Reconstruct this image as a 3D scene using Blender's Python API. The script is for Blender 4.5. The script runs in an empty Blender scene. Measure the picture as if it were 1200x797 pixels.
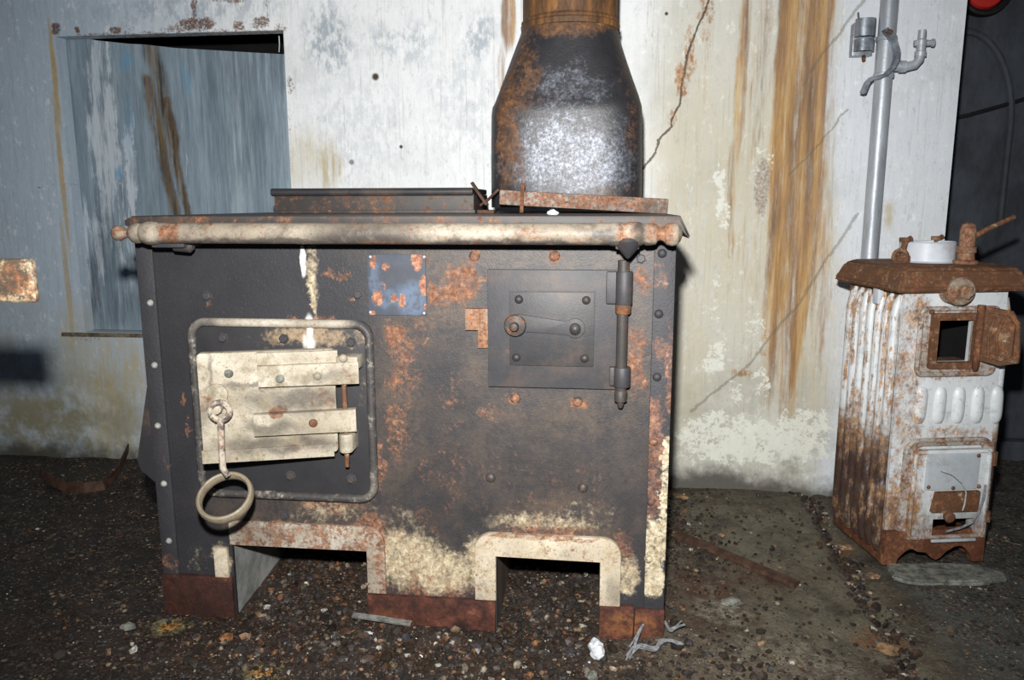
import bpy, bmesh, math, random
from mathutils import Vector, Matrix, noise as mnoise
S = bpy.context.scene
COL = S.collection
rnd = random.Random(7)
PI = math.pi

# ------------------------------------------------------------------ camera
F = 900.0
CD, CH, PSI, TH, RO = 1.428, .853, -.1136, .1753, -.0023
cs, sn = math.cos, math.sin
FW = Vector((sn(PSI)*cs(TH), cs(PSI)*cs(TH), -sn(TH)))
R0 = Vector((cs(PSI), -sn(PSI), 0)); U0 = R0.cross(FW)
RT = cs(RO)*R0 + sn(RO)*U0
UP = -sn(RO)*R0 + cs(RO)*U0
CAM = Vector((0, -CD, CH))
D = .848                     # the white wall stands this far behind the stove front

def ray(x, y): return FW + RT*((x-600)/F) - UP*((y-398.5)/F)
def U(x, y, Y=0.0):          # point of the photo on the vertical plane at depth Y
    d = ray(x, y); return CAM + d*((Y-CAM.y)/d.y)
def G(x, y, Z=0.0):          # point of the photo on the level plane at height Z
    d = ray(x, y); return CAM + d*((Z-CAM.z)/d.z)
def X(x, y, Y=0.0): p = U(x, y, Y); return (p.x, p.z)

cam = bpy.data.cameras.new('camera'); cam.sensor_width = 36; cam.lens = 36*F/1200
cam.clip_start = .01
co = bpy.data.objects.new('camera', cam); COL.objects.link(co)
m = Matrix((RT, UP, -FW)).transposed().to_4x4(); m.translation = CAM
co.matrix_world = m; S.camera = co
S.view_settings.view_transform = 'Standard'; S.view_settings.look = 'None'
S.view_settings.exposure = 0; S.view_settings.gamma = 1
S.view_settings.use_curve_mapping = False
S.cycles.use_denoising = True
S.cycles.max_bounces = 5; S.cycles.diffuse_bounces = 3; S.cycles.glossy_bounces = 2
S.cycles.adaptive_threshold = .02

# ------------------------------------------------------------------ objects
def base_of(o):
    v = Vector((0, 0, 0))
    while o: v += o.location; o = o.parent
    return v
def tag(o, label=None, cat=None, group=None, kind=None):
    if label: o['label'] = label
    if cat: o['category'] = cat
    if group: o['group'] = group
    if kind: o['kind'] = kind
    return o
def thing(name, label, cat, loc, group=None):
    o = bpy.data.objects.new(name, None); COL.objects.link(o)
    o.location = loc; o.empty_display_size = .05
    return tag(o, label, cat, group)

class M:
    """collects shapes in world coordinates, becomes ONE mesh object"""
    def __init__(s): s.b = bmesh.new()
    def _in(s, t, mat=None):
        me = bpy.data.meshes.new('t'); t.to_mesh(me); t.free()
        if mat is not None: me.transform(mat)
        s.b.from_mesh(me); bpy.data.meshes.remove(me)
        return s
    def box(s, x0, x1, y0, y1, z0, z1, bev=.0, mat=None, seg=2):
        t = bmesh.new(); bmesh.ops.create_cube(t, size=1)
        for v in t.verts:
            v.co = Vector(((x0+x1)/2+v.co.x*(x1-x0), (y0+y1)/2+v.co.y*(y1-y0), (z0+z1)/2+v.co.z*(z1-z0)))
        if bev: bmesh.ops.bevel(t, geom=t.edges[:], offset=bev, segments=seg, affect='EDGES', profile=.6)
        return s._in(t, mat)
    def prism(s, poly, y0, y1, bev=.0, mat=None, seg=2):
        """poly of (x,z), extruded along y"""
        t = bmesh.new()
        a = [t.verts.new((p[0], y0, p[1])) for p in poly]
        f = t.faces.new(a)
        r = bmesh.ops.extrude_face_region(t, geom=[f])
        for v in [g for g in r['geom'] if isinstance(g, bmesh.types.BMVert)]: v.co.y = y1
        bmesh.ops.recalc_face_normals(t, faces=t.faces)
        if bev:
            es = [e for e in t.edges if abs(e.verts[0].co.y-y0) < 1e-6 and abs(e.verts[1].co.y-y0) < 1e-6]
            bmesh.ops.bevel(t, geom=es, offset=bev, segments=seg, affect='EDGES', profile=.6)
        return s._in(t, mat)
    def ringprism(s, outer, inner, y0, y1, mat=None):
        """a frame between two outlines of equal point count, (x,z)"""
        t = bmesh.new(); n = len(outer)
        L = [[t.verts.new((p[0], y, p[1])) for p in q] for q, y in ((outer, y0), (outer, y1), (inner, y1), (inner, y0))]
        for k in range(4):
            for i in range(n):
                j = (i+1) % n
                t.faces.new((L[k][i], L[k][j], L[(k+1) % 4][j], L[(k+1) % 4][i]))
        bmesh.ops.recalc_face_normals(t, faces=t.faces)
        return s._in(t, mat)
    def lathe(s, prof, o, ax, n=24, mat=None, caps=True):
        """prof of (distance along ax, radius)"""
        ax = Vector(ax).normalized(); o = Vector(o)
        e1 = ax.orthogonal().normalized(); e2 = ax.cross(e1)
        t = bmesh.new(); rows = []
        for d, r in prof:
            rows.append([t.verts.new(o+ax*d+(e1*math.cos(2*PI*k/n)+e2*math.sin(2*PI*k/n))*max(r, 1e-5)) for k in range(n)])
        for a, b in zip(rows, rows[1:]):
            for k in range(n):
                t.faces.new((a[k], a[(k+1) % n], b[(k+1) % n], b[k]))
        if caps:
            t.faces.new(rows[0][::-1]); t.faces.new(rows[-1])
        bmesh.ops.recalc_face_normals(t, faces=t.faces)
        return s._in(t, mat)
    def tube(s, pts, r, n=10, closed=False, flat=None, mat=None):
        """pts world points; r number or list; flat=(normal, half width): an oblong section"""
        pts = [Vector(p) for p in pts]; m_ = len(pts)
        rs = r if isinstance(r, (list, tuple)) else [r]*m_
        t = bmesh.new(); rows = []; prev = None
        for i, p in enumerate(pts):
            a = pts[(i-1) % m_] if (closed or i > 0) else p
            b = pts[(i+1) % m_] if (closed or i < m_-1) else p
            d = (b-a).normalized()
            if flat: e1 = Vector(flat[0]).normalized(); e1 = (e1-d*e1.dot(d)).normalized()
            elif prev is None: e1 = d.orthogonal().normalized()
            else: e1 = (prev-d*prev.dot(d)).normalized()
            prev = e1; e2 = d.cross(e1); w = flat[1] if flat else rs[i]
            rows.append([t.verts.new(p+e1*math.cos(2*PI*k/n)*w+e2*math.sin(2*PI*k/n)*rs[i]) for k in range(n)])
        pr = list(zip(rows, rows[1:]))
        if closed: pr.append((rows[-1], rows[0]))
        for a, b in pr:
            for k in range(n): t.faces.new((a[k], a[(k+1) % n], b[(k+1) % n], b[k]))
        if not closed: t.faces.new(rows[0][::-1]); t.faces.new(rows[-1])
        bmesh.ops.recalc_face_normals(t, faces=t.faces)
        return s._in(t, mat)
    def strip(s, pts, wdir, w, th, mat=None):
        """a flat band along pts: w wide along wdir, th thick"""
        pts = [Vector(p) for p in pts]; t = bmesh.new(); rows = []
        wdir = Vector(wdir).normalized()
        for i, p in enumerate(pts):
            d = (pts[min(i+1, len(pts)-1)]-pts[max(i-1, 0)]).normalized()
            wv = (wdir-d*wdir.dot(d)).normalized(); nn = d.cross(wv)
            rows.append([t.verts.new(p+wv*a*w/2+nn*b*th/2) for a, b in ((-1, -1), (1, -1), (1, 1), (-1, 1))])
        for a, b in zip(rows, rows[1:]):
            for k in range(4): t.faces.new((a[k], a[(k+1) % 4], b[(k+1) % 4], b[k]))
        t.faces.new(rows[0][::-1]); t.faces.new(rows[-1])
        bmesh.ops.recalc_face_normals(t, faces=t.faces)
        return s._in(t, mat)
    def blob(s, c, r, sub=2, rough=.25, seed=0, mat=None):
        t = bmesh.new(); bmesh.ops.create_icosphere(t, subdivisions=sub, radius=1)
        for v in t.verts:
            k = 1+rough*mnoise.noise(v.co*1.7+Vector((seed*3.1, seed, 0)))*1.6
            v.co = Vector((v.co.x*r[0]*k+c[0], v.co.y*r[1]*k+c[1], v.co.z*r[2]*k+c[2]))
        return s._in(t, mat)
    def jitter(s, amt, scale):
        for v in s.b.verts:
            v.co += mnoise.noise_vector(v.co*scale)*amt
        return s
    def build(s, name, mat, parent=None, loc=None, smooth=35, label=None):
        base = base_of(parent) if parent else Vector(loc if loc is not None else (0, 0, 0))
        for v in s.b.verts: v.co -= base
        me = bpy.data.meshes.new(name); s.b.to_mesh(me); s.b.free()
        if smooth:
            me.shade_smooth(); me.set_sharp_from_angle(angle=math.radians(smooth))
        me.materials.append(mat)
        o = bpy.data.objects.new(name, me); COL.objects.link(o)
        if parent: o.parent = parent
        else: o.location = base
        if label: o['label'] = label
        return o

def stampcopies(name, mesh, places, parent):
    """copies of one small part (a rivet, a bolt) on a thing; places of (point, rotation)"""
    base = base_of(parent)
    for p, rot in places:
        o = bpy.data.objects.new(name, mesh); COL.objects.link(o)
        o.parent = parent; o.location = Vector(p)-base; o.rotation_euler = rot
def dome_mesh(name, mat, r, h, n=14):
    """a rivet head that looks toward -Y"""
    q = M(); q.lathe([(-.002, r), (0, r), (h*.45, r*.86), (h*.8, r*.55), (h, r*.05)], (0, 0, 0), (0, -1, 0), n)
    o = q.build(name, mat); me = o.data; bpy.data.objects.remove(o); return me
def hex_mesh(name, mat, r, h):
    q = M(); q.lathe([(-.002, r*1.25), (.0015, r*1.25), (.0016, r), (h*.8, r), (h, r*.8)], (0, 0, 0), (0, -1, 0), 6)
    o = q.build(name, mat, smooth=20); me = o.data; bpy.data.objects.remove(o); return me
def rr(x0, x1, z0, z1, r, n=6, corners='1111'):
    """rounded rectangle, corners: bottom-left, bottom-right, top-right, top-left"""
    out = []
    for k, (cx, cz, a0) in enumerate(((x0+r, z0+r, PI), (x1-r, z0+r, 1.5*PI), (x1-r, z1-r, 0), (x0+r, z1-r, .5*PI))):
        if corners[k] == '0':
            px = x0 if k in (0, 3) else x1; pz = z0 if k < 2 else z1
            out.append((px, pz))
        else:
            for i in range(n+1):
                a = a0+.5*PI*i/n; out.append((cx+r*math.cos(a), cz+r*math.sin(a)))
    return out

class Plane:
    """a tilted or turned flat: local a to the right, b up, c out toward the viewer"""
    def __init__(s, o, right, up=(0, 0, 1)):
        s.o = Vector(o); s.a = Vector(right).normalized(); s.b = Vector(up).normalized()
        s.c = s.a.cross(s.b).normalized()
        # local x = a, local y = -c (depth away from the viewer), local z = b
        m_ = Matrix((s.a, -s.c, s.b)).transposed().to_4x4(); m_.translation = s.o; s.m = m_
    def at(s, px, py, out=0.0):
        d = ray(px, py); o = s.o+s.c*out
        t = (o-CAM).dot(s.c)/d.dot(s.c); p = CAM+d*t-s.o
        return (p.dot(s.a), p.dot(s.b))
    def w(s, a, b, out=0.0): return s.o+s.a*a+s.b*b+s.c*out
    def W(s, px, py, out=0.0): a, b = s.at(px, py, out); return s.w(a, b, out)

# ------------------------------------------------------------------ materials
def rgb(h):
    if isinstance(h, str): h = tuple(int(h[i:i+2], 16) for i in (0, 2, 4))
    return tuple(((c/255)/12.92 if c/255 <= .04045 else ((c/255+.055)/1.055)**2.4) for c in h)+(1,)

class Mat:
    def __init__(s, name):
        s.m = bpy.data.materials.new(name); s.m.use_nodes = True
        s.t = s.m.node_tree; s.bs = s.t.nodes['Principled BSDF']
        s.pos = s.new('ShaderNodeNewGeometry').outputs['Position']
        s.bs.inputs['Specular IOR Level'].default_value = .4
    def new(s, ty, **k):
        n = s.t.nodes.new(ty)
        for a, v in k.items(): setattr(n, a, v)
        return n
    def put(s, sock, v):
        if isinstance(v, bpy.types.NodeSocket): s.t.links.new(v, sock)
        else:
            if isinstance(v, (list, tuple)) and len(v) == 3 and sock.type == 'RGBA': v = tuple(v)+(1,)
            sock.default_value = v
    def math(s, op, a, b=0.0, c=0.0, clamp=False):
        n = s.new('ShaderNodeMath', operation=op, use_clamp=clamp)
        s.put(n.inputs[0], a); s.put(n.inputs[1], b); s.put(n.inputs[2], c); return n.outputs[0]
    def vm(s, op, a, b=None, scale=None):
        n = s.new('ShaderNodeVectorMath', operation=op); s.put(n.inputs[0], a)
        if b is not None: s.put(n.inputs[1], b)
        if scale is not None: s.put(n.inputs['Scale'], scale)
        return n.outputs['Value'] if op in ('LENGTH', 'DOT_PRODUCT', 'DISTANCE') else n.outputs[0]
    def sc(s, k, vec=None):   # stretched coordinates
        return s.vm('MULTIPLY', vec if vec is not None else s.pos, k)
    def noise(s, scale, detail=4, rough=.6, vec=None, col=False, dist=0.0):
        n = s.new('ShaderNodeTexNoise'); n.inputs['Scale'].default_value = scale
        n.inputs['Detail'].default_value = detail; n.inputs['Roughness'].default_value = rough
        n.inputs['Distortion'].default_value = dist
        s.put(n.inputs['Vector'], s.chain(vec if vec is not None else s.pos))
        return n.outputs['Color' if col else 'Fac']
    def voro(s, scale, vec=None, feature='F1', out='Distance'):
        n = s.new('ShaderNodeTexVoronoi', feature=feature); n.inputs['Scale'].default_value = scale
        s.put(n.inputs['Vector'], vec if vec is not None else s.pos); return n.outputs[out]
    def ss(s, x, lo, hi, a=0.0, b=1.0):
        n = s.new('ShaderNodeMapRange', interpolation_type='SMOOTHSTEP')
        s.put(n.inputs[0], x)
        if lo > hi: lo, hi, a, b = hi, lo, b, a
        for i, v in ((1, lo), (2, hi), (3, a), (4, b)): s.put(n.inputs[i], v)
        return n.outputs[0]
    def mix(s, f, a, b, mode='MIX'):
        n = s.new('ShaderNodeMix', data_type='RGBA', blend_type=mode)
        s.put(n.inputs[0], f); s.put(n.inputs[6], a); s.put(n.inputs[7], b); return n.outputs[2]
    def ramp(s, f, stops):
        n = s.new('ShaderNodeValToRGB'); s.put(n.inputs[0], f); e = n.color_ramp.elements
        for i, (p, c) in enumerate(stops):
            q = e[i] if i < 2 else e.new(p)
            q.position = p; q.color = c
        return n.outputs[0]
    def mx(s, *a):
        r = a[0]
        for b in a[1:]: r = s.math('MAXIMUM', r, b)
        return r
    def mul(s, a, b): return s.math('MULTIPLY', a, b)
    def warp(s, scale, amt, detail=5, rough=.65, vec=None):
        c = s.noise(scale, detail, rough, col=True)
        a = s.new('ShaderNodeSeparateColor'); s.put(a.inputs[0], c); b = s.new('ShaderNodeCombineXYZ')
        for i in range(3): s.put(b.inputs[i], a.outputs[i])
        c = s.vm('SUBTRACT', b.outputs[0], (.5, .5, .5)); c = s.vm('SCALE', c, scale=amt*2)
        return s.vm('ADD', vec if vec is not None else s.pos, c)
    last = None; count = 0
    def chain(s, vec):        # keeps long mask lists in order, so the shader fits its stack
        if s.last is None: return vec
        return s.vm('SCALE', vec, scale=s.math('MULTIPLY_ADD', s.last, 1e-9, 1.0))
    def patch(s, vec, c, r, soft=.4, k=1.0, ang=0.0):
        """a soft ellipse mask at point c (radii r along x, y, z; None = endless)"""
        s.count += 1
        if s.count % 3 == 0: vec = s.chain(vec)
        n = s.new('ShaderNodeMapping', vector_type='TEXTURE')
        s.put(n.inputs['Vector'], vec); n.inputs['Location'].default_value = c
        n.inputs['Scale'].default_value = [1e5 if q is None else q for q in r]
        n.inputs['Rotation'].default_value = (0, ang, 0)
        return s.ss(s.vm('LENGTH', n.outputs[0]), 1+soft, 1-soft, 0, k)
    def pp(s, vec, lst, Y=0.0, soft=.45):
        """patches listed as photo px, py, rx, ry[, strength[, angle]] on the vertical plane at Y"""
        r = None
        for q in lst:
            px, py, rx, ry = q[:4]; k = q[4] if len(q) > 4 else 1.0; an = q[5] if len(q) > 5 else 0.0
            c = U(px, py, Y); m_ = (c-CAM).dot(FW)/F
            o = s.patch(vec, c, (rx*m_, None, ry*m_), soft, k, an)
            r = o if r is None else s.math('MAXIMUM', r, o)
            s.last = r
        return r
    def gp(s, vec, lst, soft=.45):
        """patches on the floor: world x, y, rx, ry[, strength]"""
        r = None
        for q in lst:
            o = s.patch(vec, (q[0], q[1], 0), (q[2], q[3], None), soft, q[4] if len(q) > 4 else 1.0)
            r = o if r is None else s.math('MAXIMUM', r, o)
            s.last = r
        return r
    def line(s, vec, pts, w):
        """mask along a polyline of world points in the x-z plane"""
        dmin = None
        for a, b in zip(pts, pts[1:]):
            v = s.vm('MULTIPLY', s.chain(vec), (1, 0, 1))
            a = Vector((a[0], 0, a[1])); b = Vector((b[0], 0, b[1])); ba = b-a
            pa = s.vm('SUBTRACT', v, a)
            h = s.math('MULTIPLY', s.vm('DOT_PRODUCT', pa, ba), 1/ba.length_squared, clamp=True)
            d = s.vm('LENGTH', s.vm('SUBTRACT', pa, s.vm('SCALE', ba, scale=h)))
            dmin = d if dmin is None else s.math('MINIMUM', dmin, d)
            s.last = dmin
        return s.ss(dmin, w, w*.35)
    def bump(s, h, dist=.003, st=.6):
        n = s.new('ShaderNodeBump'); n.inputs['Distance'].default_value = dist
        n.inputs['Strength'].default_value = st; s.put(n.inputs['Height'], h)
        s.t.links.new(n.outputs[0], s.bs.inputs['Normal'])
    def done(s, color, rough=.7, metal=0.0, spec=None):
        s.put(s.bs.inputs['Base Color'], color); s.put(s.bs.inputs['Roughness'], rough)
        s.put(s.bs.inputs['Metallic'], metal)
        if spec is not None: s.put(s.bs.inputs['Specular IOR Level'], spec)
        return s.m
    # --- shared looks
    def rustcol(s, scale=60, dark='3c2318', mid='744a30', hi='a8764e'):
        f = s.noise(scale, 5, .7)
        return s.ramp(f, [(.3, rgb(dark)), (.5, rgb(mid)), (.68, rgb(hi)), (.8, rgb('c29a78'))])

def iron(name, base='3c3c40', var='2a2a2d', rust=.35, cream=.0, rough=.55, scale=14, metal=.0, bumpd=.0007, creamc='d8c7a4', spec=.45):
    q = Mat(name)
    c = q.mix(q.noise(scale*1.5, 6, .7), rgb(var), rgb(base))
    c = q.mix(q.ss(q.noise(scale*.6, 5, .7), .45, .75, 0, .45), c, rgb('6e5a4b'))
    if cream:
        cm = q.ss(q.noise(scale*1.6, 7, .75, vec=q.vm('ADD', q.pos, (3, 1, 7))), .60-.4*cream, .76-.4*cream)
        c = q.mix(cm, c, q.mix(q.noise(70, 4), rgb('9d8a6d'), rgb(creamc)))
    n = q.math('ADD', q.mul(q.noise(scale*1.2, 6, .75), .55), q.mul(q.noise(scale*6, 6, .75), .45))
    rm = q.ss(n, .66-.34*rust, .82-.34*rust)
    c = q.mix(rm, c, q.rustcol(90))
    q.bump(q.math('ADD', q.noise(300, 4, .7), q.mul(q.noise(60, 5, .7), .6)), bumpd, .5)
    return q.done(c, q.ss(rm, 0, 1, rough, .9), metal, spec)

# --- the stove front: sooty black sheet, rust blooms, cream scale near the ash pits
def stove_front():
    q = Mat('sooty_rusted_sheet')
    w = q.warp(26, .03, 6, .7); w2 = q.warp(9, .05, 5, .65)
    base = q.mix(q.noise(9, 6, .65), rgb('1e1e21'), rgb('39393d'))
    base = q.mix(q.ss(q.noise(240, 2), .6, .75, 0, .5), base, rgb('55555a'))
    brown = q.pp(w2, [(600, 540, 130, 90, .55), (505, 350, 60, 60, .85), (655, 490, 110, 40, .8), (735, 420, 40, 110, .75), (470, 480, 35, 130, .8),
                      (610, 300, 170, 16, .7), (350, 600, 110, 26, .75), (660, 605, 110, 36, .9), (480, 640, 70, 60, .7), (720, 560, 40, 120, .5), (560, 420, 24, 60, .7), (330, 395, 85, 14, .5)], soft=.6)
    brown = q.mul(brown, q.ss(q.math('ADD', q.mul(q.noise(16, 6, .75), .6), q.mul(q.noise(110, 6, .78), .4)), .36, .62))
    c = q.mix(q.mul(brown, .85), base, q.mix(q.noise(90, 6, .78), rgb('383029'), rgb('786656')))
    rust = q.pp(w, [(462, 392, 17, 17), (470, 412, 22, 24, .8), (472, 452, 26, 34, .7), (497, 380, 16, 30, .6), (540, 328, 30, 28, .9), (528, 345, 26, 30, .7), (490, 306, 11, 11, .9), (508, 345, 9, 18), (412, 350, 5, 5), (395, 322, 20, 10, .75),
                    (465, 505, 16, 44, .75), (445, 545, 9, 40, .8), (604, 467, 9, 9), (677, 471, 12, 8, .9), (575, 484, 22, 9, .75), (745, 425, 15, 42, .9), (752, 330, 16, 22, .7), (650, 300, 7, 8),
                    (557, 300, 8, 8), (390, 590, 50, 14, .8), (350, 622, 90, 12, .9), (435, 630, 24, 40, .85), (500, 610, 26, 20, .55), (505, 690, 60, 16, .8), (640, 622, 75, 10, .8), (730, 640, 14, 26, .8),
                    (215, 470, 4, 9), (243, 352, 4, 8, .7), (222, 500, 3, 14, .8), (365, 375, 36, 7, .9), (600, 575, 120, 70, .42), (520, 560, 40, 60, .5), (430, 395, 14, 18, .5), (690, 560, 30, 24, .5), (530, 470, 22, 50, .5)], soft=.5)
    rn = q.math('ADD', q.mul(q.noise(30, 6, .75), .45), q.mul(q.noise(130, 6, .75), .55))
    rm = q.ss(q.math('ADD', rust, q.mul(q.math('SUBTRACT', rn, .5), 4.0)), .5, 1.15)
    rm = q.mul(rm, q.ss(rust, .05, .3))
    rc = q.ramp(q.noise(75, 6, .75), [(.32, rgb('3f2a22')), (.44, rgb('6e4530')), (.55, rgb('93664a')), (.68, rgb('b38c70'))])
    c = q.mix(q.mul(rm, .92), c, rc)
    cream = q.pp(w, [(365, 318, 10, 46, .8), (366, 350, 5, 30, .95), (480, 655, 55, 42, .95), (515, 670, 55, 32, .95), (385, 600, 55, 18, .6), (630, 612, 90, 12, .75), (560, 660, 16, 40, .9),
                     (738, 675, 14, 30, .95), (360, 392, 10, 24, .8), (470, 610, 26, 26, .6), (440, 600, 20, 18, .5), (262, 660, 12, 24, .9), (232, 655, 20, 24, .45), (340, 630, 80, 6, .8), (690, 600, 60, 14, .5)], soft=.55)
    cn = q.math('ADD', q.mul(q.noise(26, 6, .72), .5), q.mul(q.noise(110, 6, .75), .5))
    cm = q.mul(q.ss(q.math('ADD', cream, q.mul(q.math('SUBTRACT', cn, .5), 2.6)), .45, 1.15), q.ss(cream, .05, .3))
    c = q.mix(q.mul(cm, .95), c, q.mix(q.ss(q.noise(90, 6, .75), .3, .7), rgb('8f7a58'), rgb('ddd0b2')))
    wd = q.pp(q.warp(60, .004), [(355, 306, 3.2, 17), (363, 392, 6, 22, .9)], soft=.3)
    c = q.mix(wd, c, rgb('f4f2ee'))
    fl = q.mul(q.ss(q.math('ADD', q.mul(q.noise(34, 6, .75), .6), q.mul(q.noise(95, 6, .78), .4)), .51, .6), cm); c = q.mix(q.mul(fl, .9), c, q.mix(q.noise(70, 6, .78), rgb('40302a'), rgb('a87048')))
    soot_shade = q.mul(q.pp(w2, [(560, 600, 26, 34, .9), (500, 590, 40, 40, .55), (745, 610, 20, 34, .7), (640, 545, 60, 40, .4), (200, 400, 10, 60, .6)], soft=.6), q.ss(q.noise(20, 5), .3, .6))
    c = q.mix(soot_shade, c, rgb('2b2a2c'))
    q.bump(q.math('ADD', q.mul(q.noise(260, 4, .7), .6), q.noise(60, 6, .75)), .0014, .55)
    return q.done(c, q.ss(q.mx(rm, cm), 0, 1, .5, .85), 0.0, .5)

def creamrust(name, rust=.4, Y=0.0, extra=None, soot_shade=None, hi='d0cabd', lo='8a8170', scale=34, dark=None):
    q = Mat(name)
    c = q.mix(q.ss(q.noise(24, 7, .75), .3, .7), rgb(lo), rgb(hi))
    c = q.mix(q.ss(q.noise(12, 6, .75), .46, .68, 0, .7), c, rgb('746958'))
    pit = q.ss(q.noise(190, 5, .75), .56, .68, 0, .75); c = q.mix(pit, c, rgb('5f4a38'))
    c = q.mix(q.ss(q.noise(130, 5, .75), .52, .68, 0, .5), c, rgb('8f7d66'))
    if dark:   # bare sooty metal on bead and mid rail; darker rail underside
        e = q.pp(q.warp(20, .02), dark, Y, .5)
        c = q.mix(q.mul(e, q.ss(q.noise(40, 6, .75), .25, .5)), c, q.mix(q.noise(60, 5, .7), rgb('2c2b2d'), rgb('4f4c4a')))
    rn = q.math('ADD', q.mul(q.noise(scale, 6, .74), .5), q.mul(q.noise(scale*3.5, 6, .75), .5))
    rm = q.ss(rn, .67-.28*rust, .77-.28*rust)
    if extra:
        e = q.pp(q.warp(30, .014), extra, Y)
        rm = q.mx(rm, q.ss(q.math('ADD', e, q.mul(q.math('SUBTRACT', rn, .5), 2.4)), .5, .95))
    c = q.mix(q.mul(rm, .88), c, q.ramp(q.noise(100, 6, .75), [(.3, rgb('3e261c')), (.46, rgb('704732')), (.6, rgb('9c6c4c')), (.75, rgb('bb8f72'))]))
    if soot_shade:
        e = q.mul(q.pp(q.warp(20, .03), soot_shade, Y, .6), q.ss(q.noise(24, 6, .7), .28, .55)); c = q.mix(q.mul(e, .85), c, rgb('4c463f'))
    q.bump(q.math('ADD', q.mul(q.noise(170, 4), .5), q.noise(45, 6, .75)), .0022, .6)
    return q.done(c, q.ss(rm, 0, 1, .5, .85), 0, .4)

MT = {}
MT['front'] = stove_front()
MT['iron'] = iron('sooty_iron', '424246', '2b2b2e', .22)
MT['irondark'] = iron('black_iron', '38383b', '242427', .12, rough=.5)
MT['ironrust'] = iron('sooty_iron_with_rust', '46423f', '2c2a2a', .5)
MT['door'] = creamrust('flaking_cream_paint', .4, -.06, hi='cbc3b2', lo='80765f', extra=[(375, 470, 20, 16, .7), (330, 480, 12, 6), (240, 415, 4, 20, .8), (255, 465, 10, 12, .8), (360, 525, 30, 6, .6), (240, 530, 12, 6, .7), (400, 440, 12, 6, .7)], soot_shade=[(345, 468, 55, 15, .95), (335, 519, 66, 10, .95), (325, 497, 30, 9, .9), (300, 450, 30, 4, .9), (262, 440, 3, 40, .7), (380, 440, 30, 5, .6), (250, 478, 14, 16, .6)])  # last list: grey grime between the straps, plus strap shadows painted in
MT['rail'] = creamrust('rusted_handrail_metal', .5, -.07, extra=[(205, 272, 14, 20, .9), (145, 272, 18, 16, .8), (510, 276, 60, 10, .5), (600, 274, 60, 12, .6), (735, 272, 20, 18, .75), (775, 272, 22, 18, .9), (250, 262, 4, 4), (460, 285, 50, 3, .9), (690, 280, 40, 8, .6)], soot_shade=[(430, 272, 60, 20, .75), (250, 284, 120, 6, .5), (750, 276, 8, 20, .8)], hi='b5ab9b', lo='665d52', dark=[(350, 285, 200, 5, .8), (700, 287, 90, 4, .9), (430, 280, 60, 12, .9), (260, 286, 90, 6, .9), (600, 286, 120, 5, .9), (705, 278, 16, 10, .8), (750, 276, 6, 20, .9)])
MT['arch'] = creamrust('flaking_cream_arch', .5, 0, hi='ddd3bf', lo='a8987c', extra=[(640, 628, 90, 4, .8), (565, 690, 12, 20, .6), (712, 680, 14, 22, .5), (572, 650, 8, 30, .4)], soot_shade=[(720, 690, 10, 20, .5)])
MT['strip'] = None

def corner_strip(name, right):
    q = Mat(name); w = q.warp(24, .03, 6, .7)
    c = q.mix(q.noise(10, 6, .65), rgb('242427'), rgb('414044'))
    if right:
        rust = q.pp(w, [(770, 320, 14, 26, .6), (772, 410, 12, 20, .7), (766, 520, 14, 50, .8), (764, 580, 14, 40, .7), (785, 430, 8, 60, .7), (766, 480, 14, 20, .8)])
        cream = q.pp(w, [(780, 560, 6, 60, .9), (764, 640, 14, 44, .9), (766, 680, 14, 24, 1.0), (778, 600, 5, 80, .9)])
    else:
        rust = q.pp(w, [(196, 540, 4, 10, .5), (200, 655, 12, 10, .7)])
        cream = q.pp(w, [(205, 660, 16, 12, .4)])
    n = q.math('ADD', q.mul(q.noise(36, 6, .75), .5), q.mul(q.noise(130, 6, .75), .5))
    rm = q.mul(q.ss(q.math('ADD', rust, q.mul(q.math('SUBTRACT', n, .5), 2.8)), .42, 1.0), q.ss(rust, .05, .3))
    c = q.mix(rm, c, q.ramp(q.noise(80, 6, .75), [(.3, rgb('46302a')), (.46, rgb('6e4a38')), (.6, rgb('98705a')), (.75, rgb('b8937a'))]))
    n2 = q.math('ADD', q.mul(q.noise(40, 6, .75, vec=q.vm('ADD', q.pos, (3, 2, 1))), .5), q.mul(q.noise(120, 6, .75), .5))
    cm = q.mul(q.ss(q.math('ADD', cream, q.mul(q.math('SUBTRACT', n2, .5), 2.6)), .5, 1.0), q.ss(cream, .05, .3))
    c = q.mix(cm, c, q.mix(q.ss(q.noise(90, 6, .75), .3, .7), rgb('97825f'), rgb('e0d6bc')))
    q.bump(q.math('ADD', q.noise(220, 4), q.noise(36, 6, .75)), .002, .6)
    return q.done(c, .6, 0, .45)
MT['stripR'] = corner_strip('corner_iron_rusted', True)
MT['stripL'] = corner_strip('corner_iron_sooty', False)

def plinth():
    q = Mat('wet_red_rust')
    c = q.ramp(q.noise(30, 7, .75), [(.3, rgb('1c110e')), (.45, rgb('3c2018')), (.58, rgb('573024')), (.75, rgb('87583f'))])
    e = q.pp(q.warp(30, .03), [(740, 728, 34, 14, .5), (450, 725, 20, 14, .25)], 0)
    c = q.mix(q.mul(e, q.ss(q.noise(40, 6, .7), .35, .6)), c, rgb('a0693f'))
    d = q.pp(q.warp(20, .03), [(240, 700, 60, 30, .8)], 0)
    c = q.mix(q.mul(d, .75), c, rgb('2a1814'))
    q.bump(q.noise(120, 5, .7), .003, .7)
    return q.done(c, .75)
MT['plinth'] = plinth()

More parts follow.
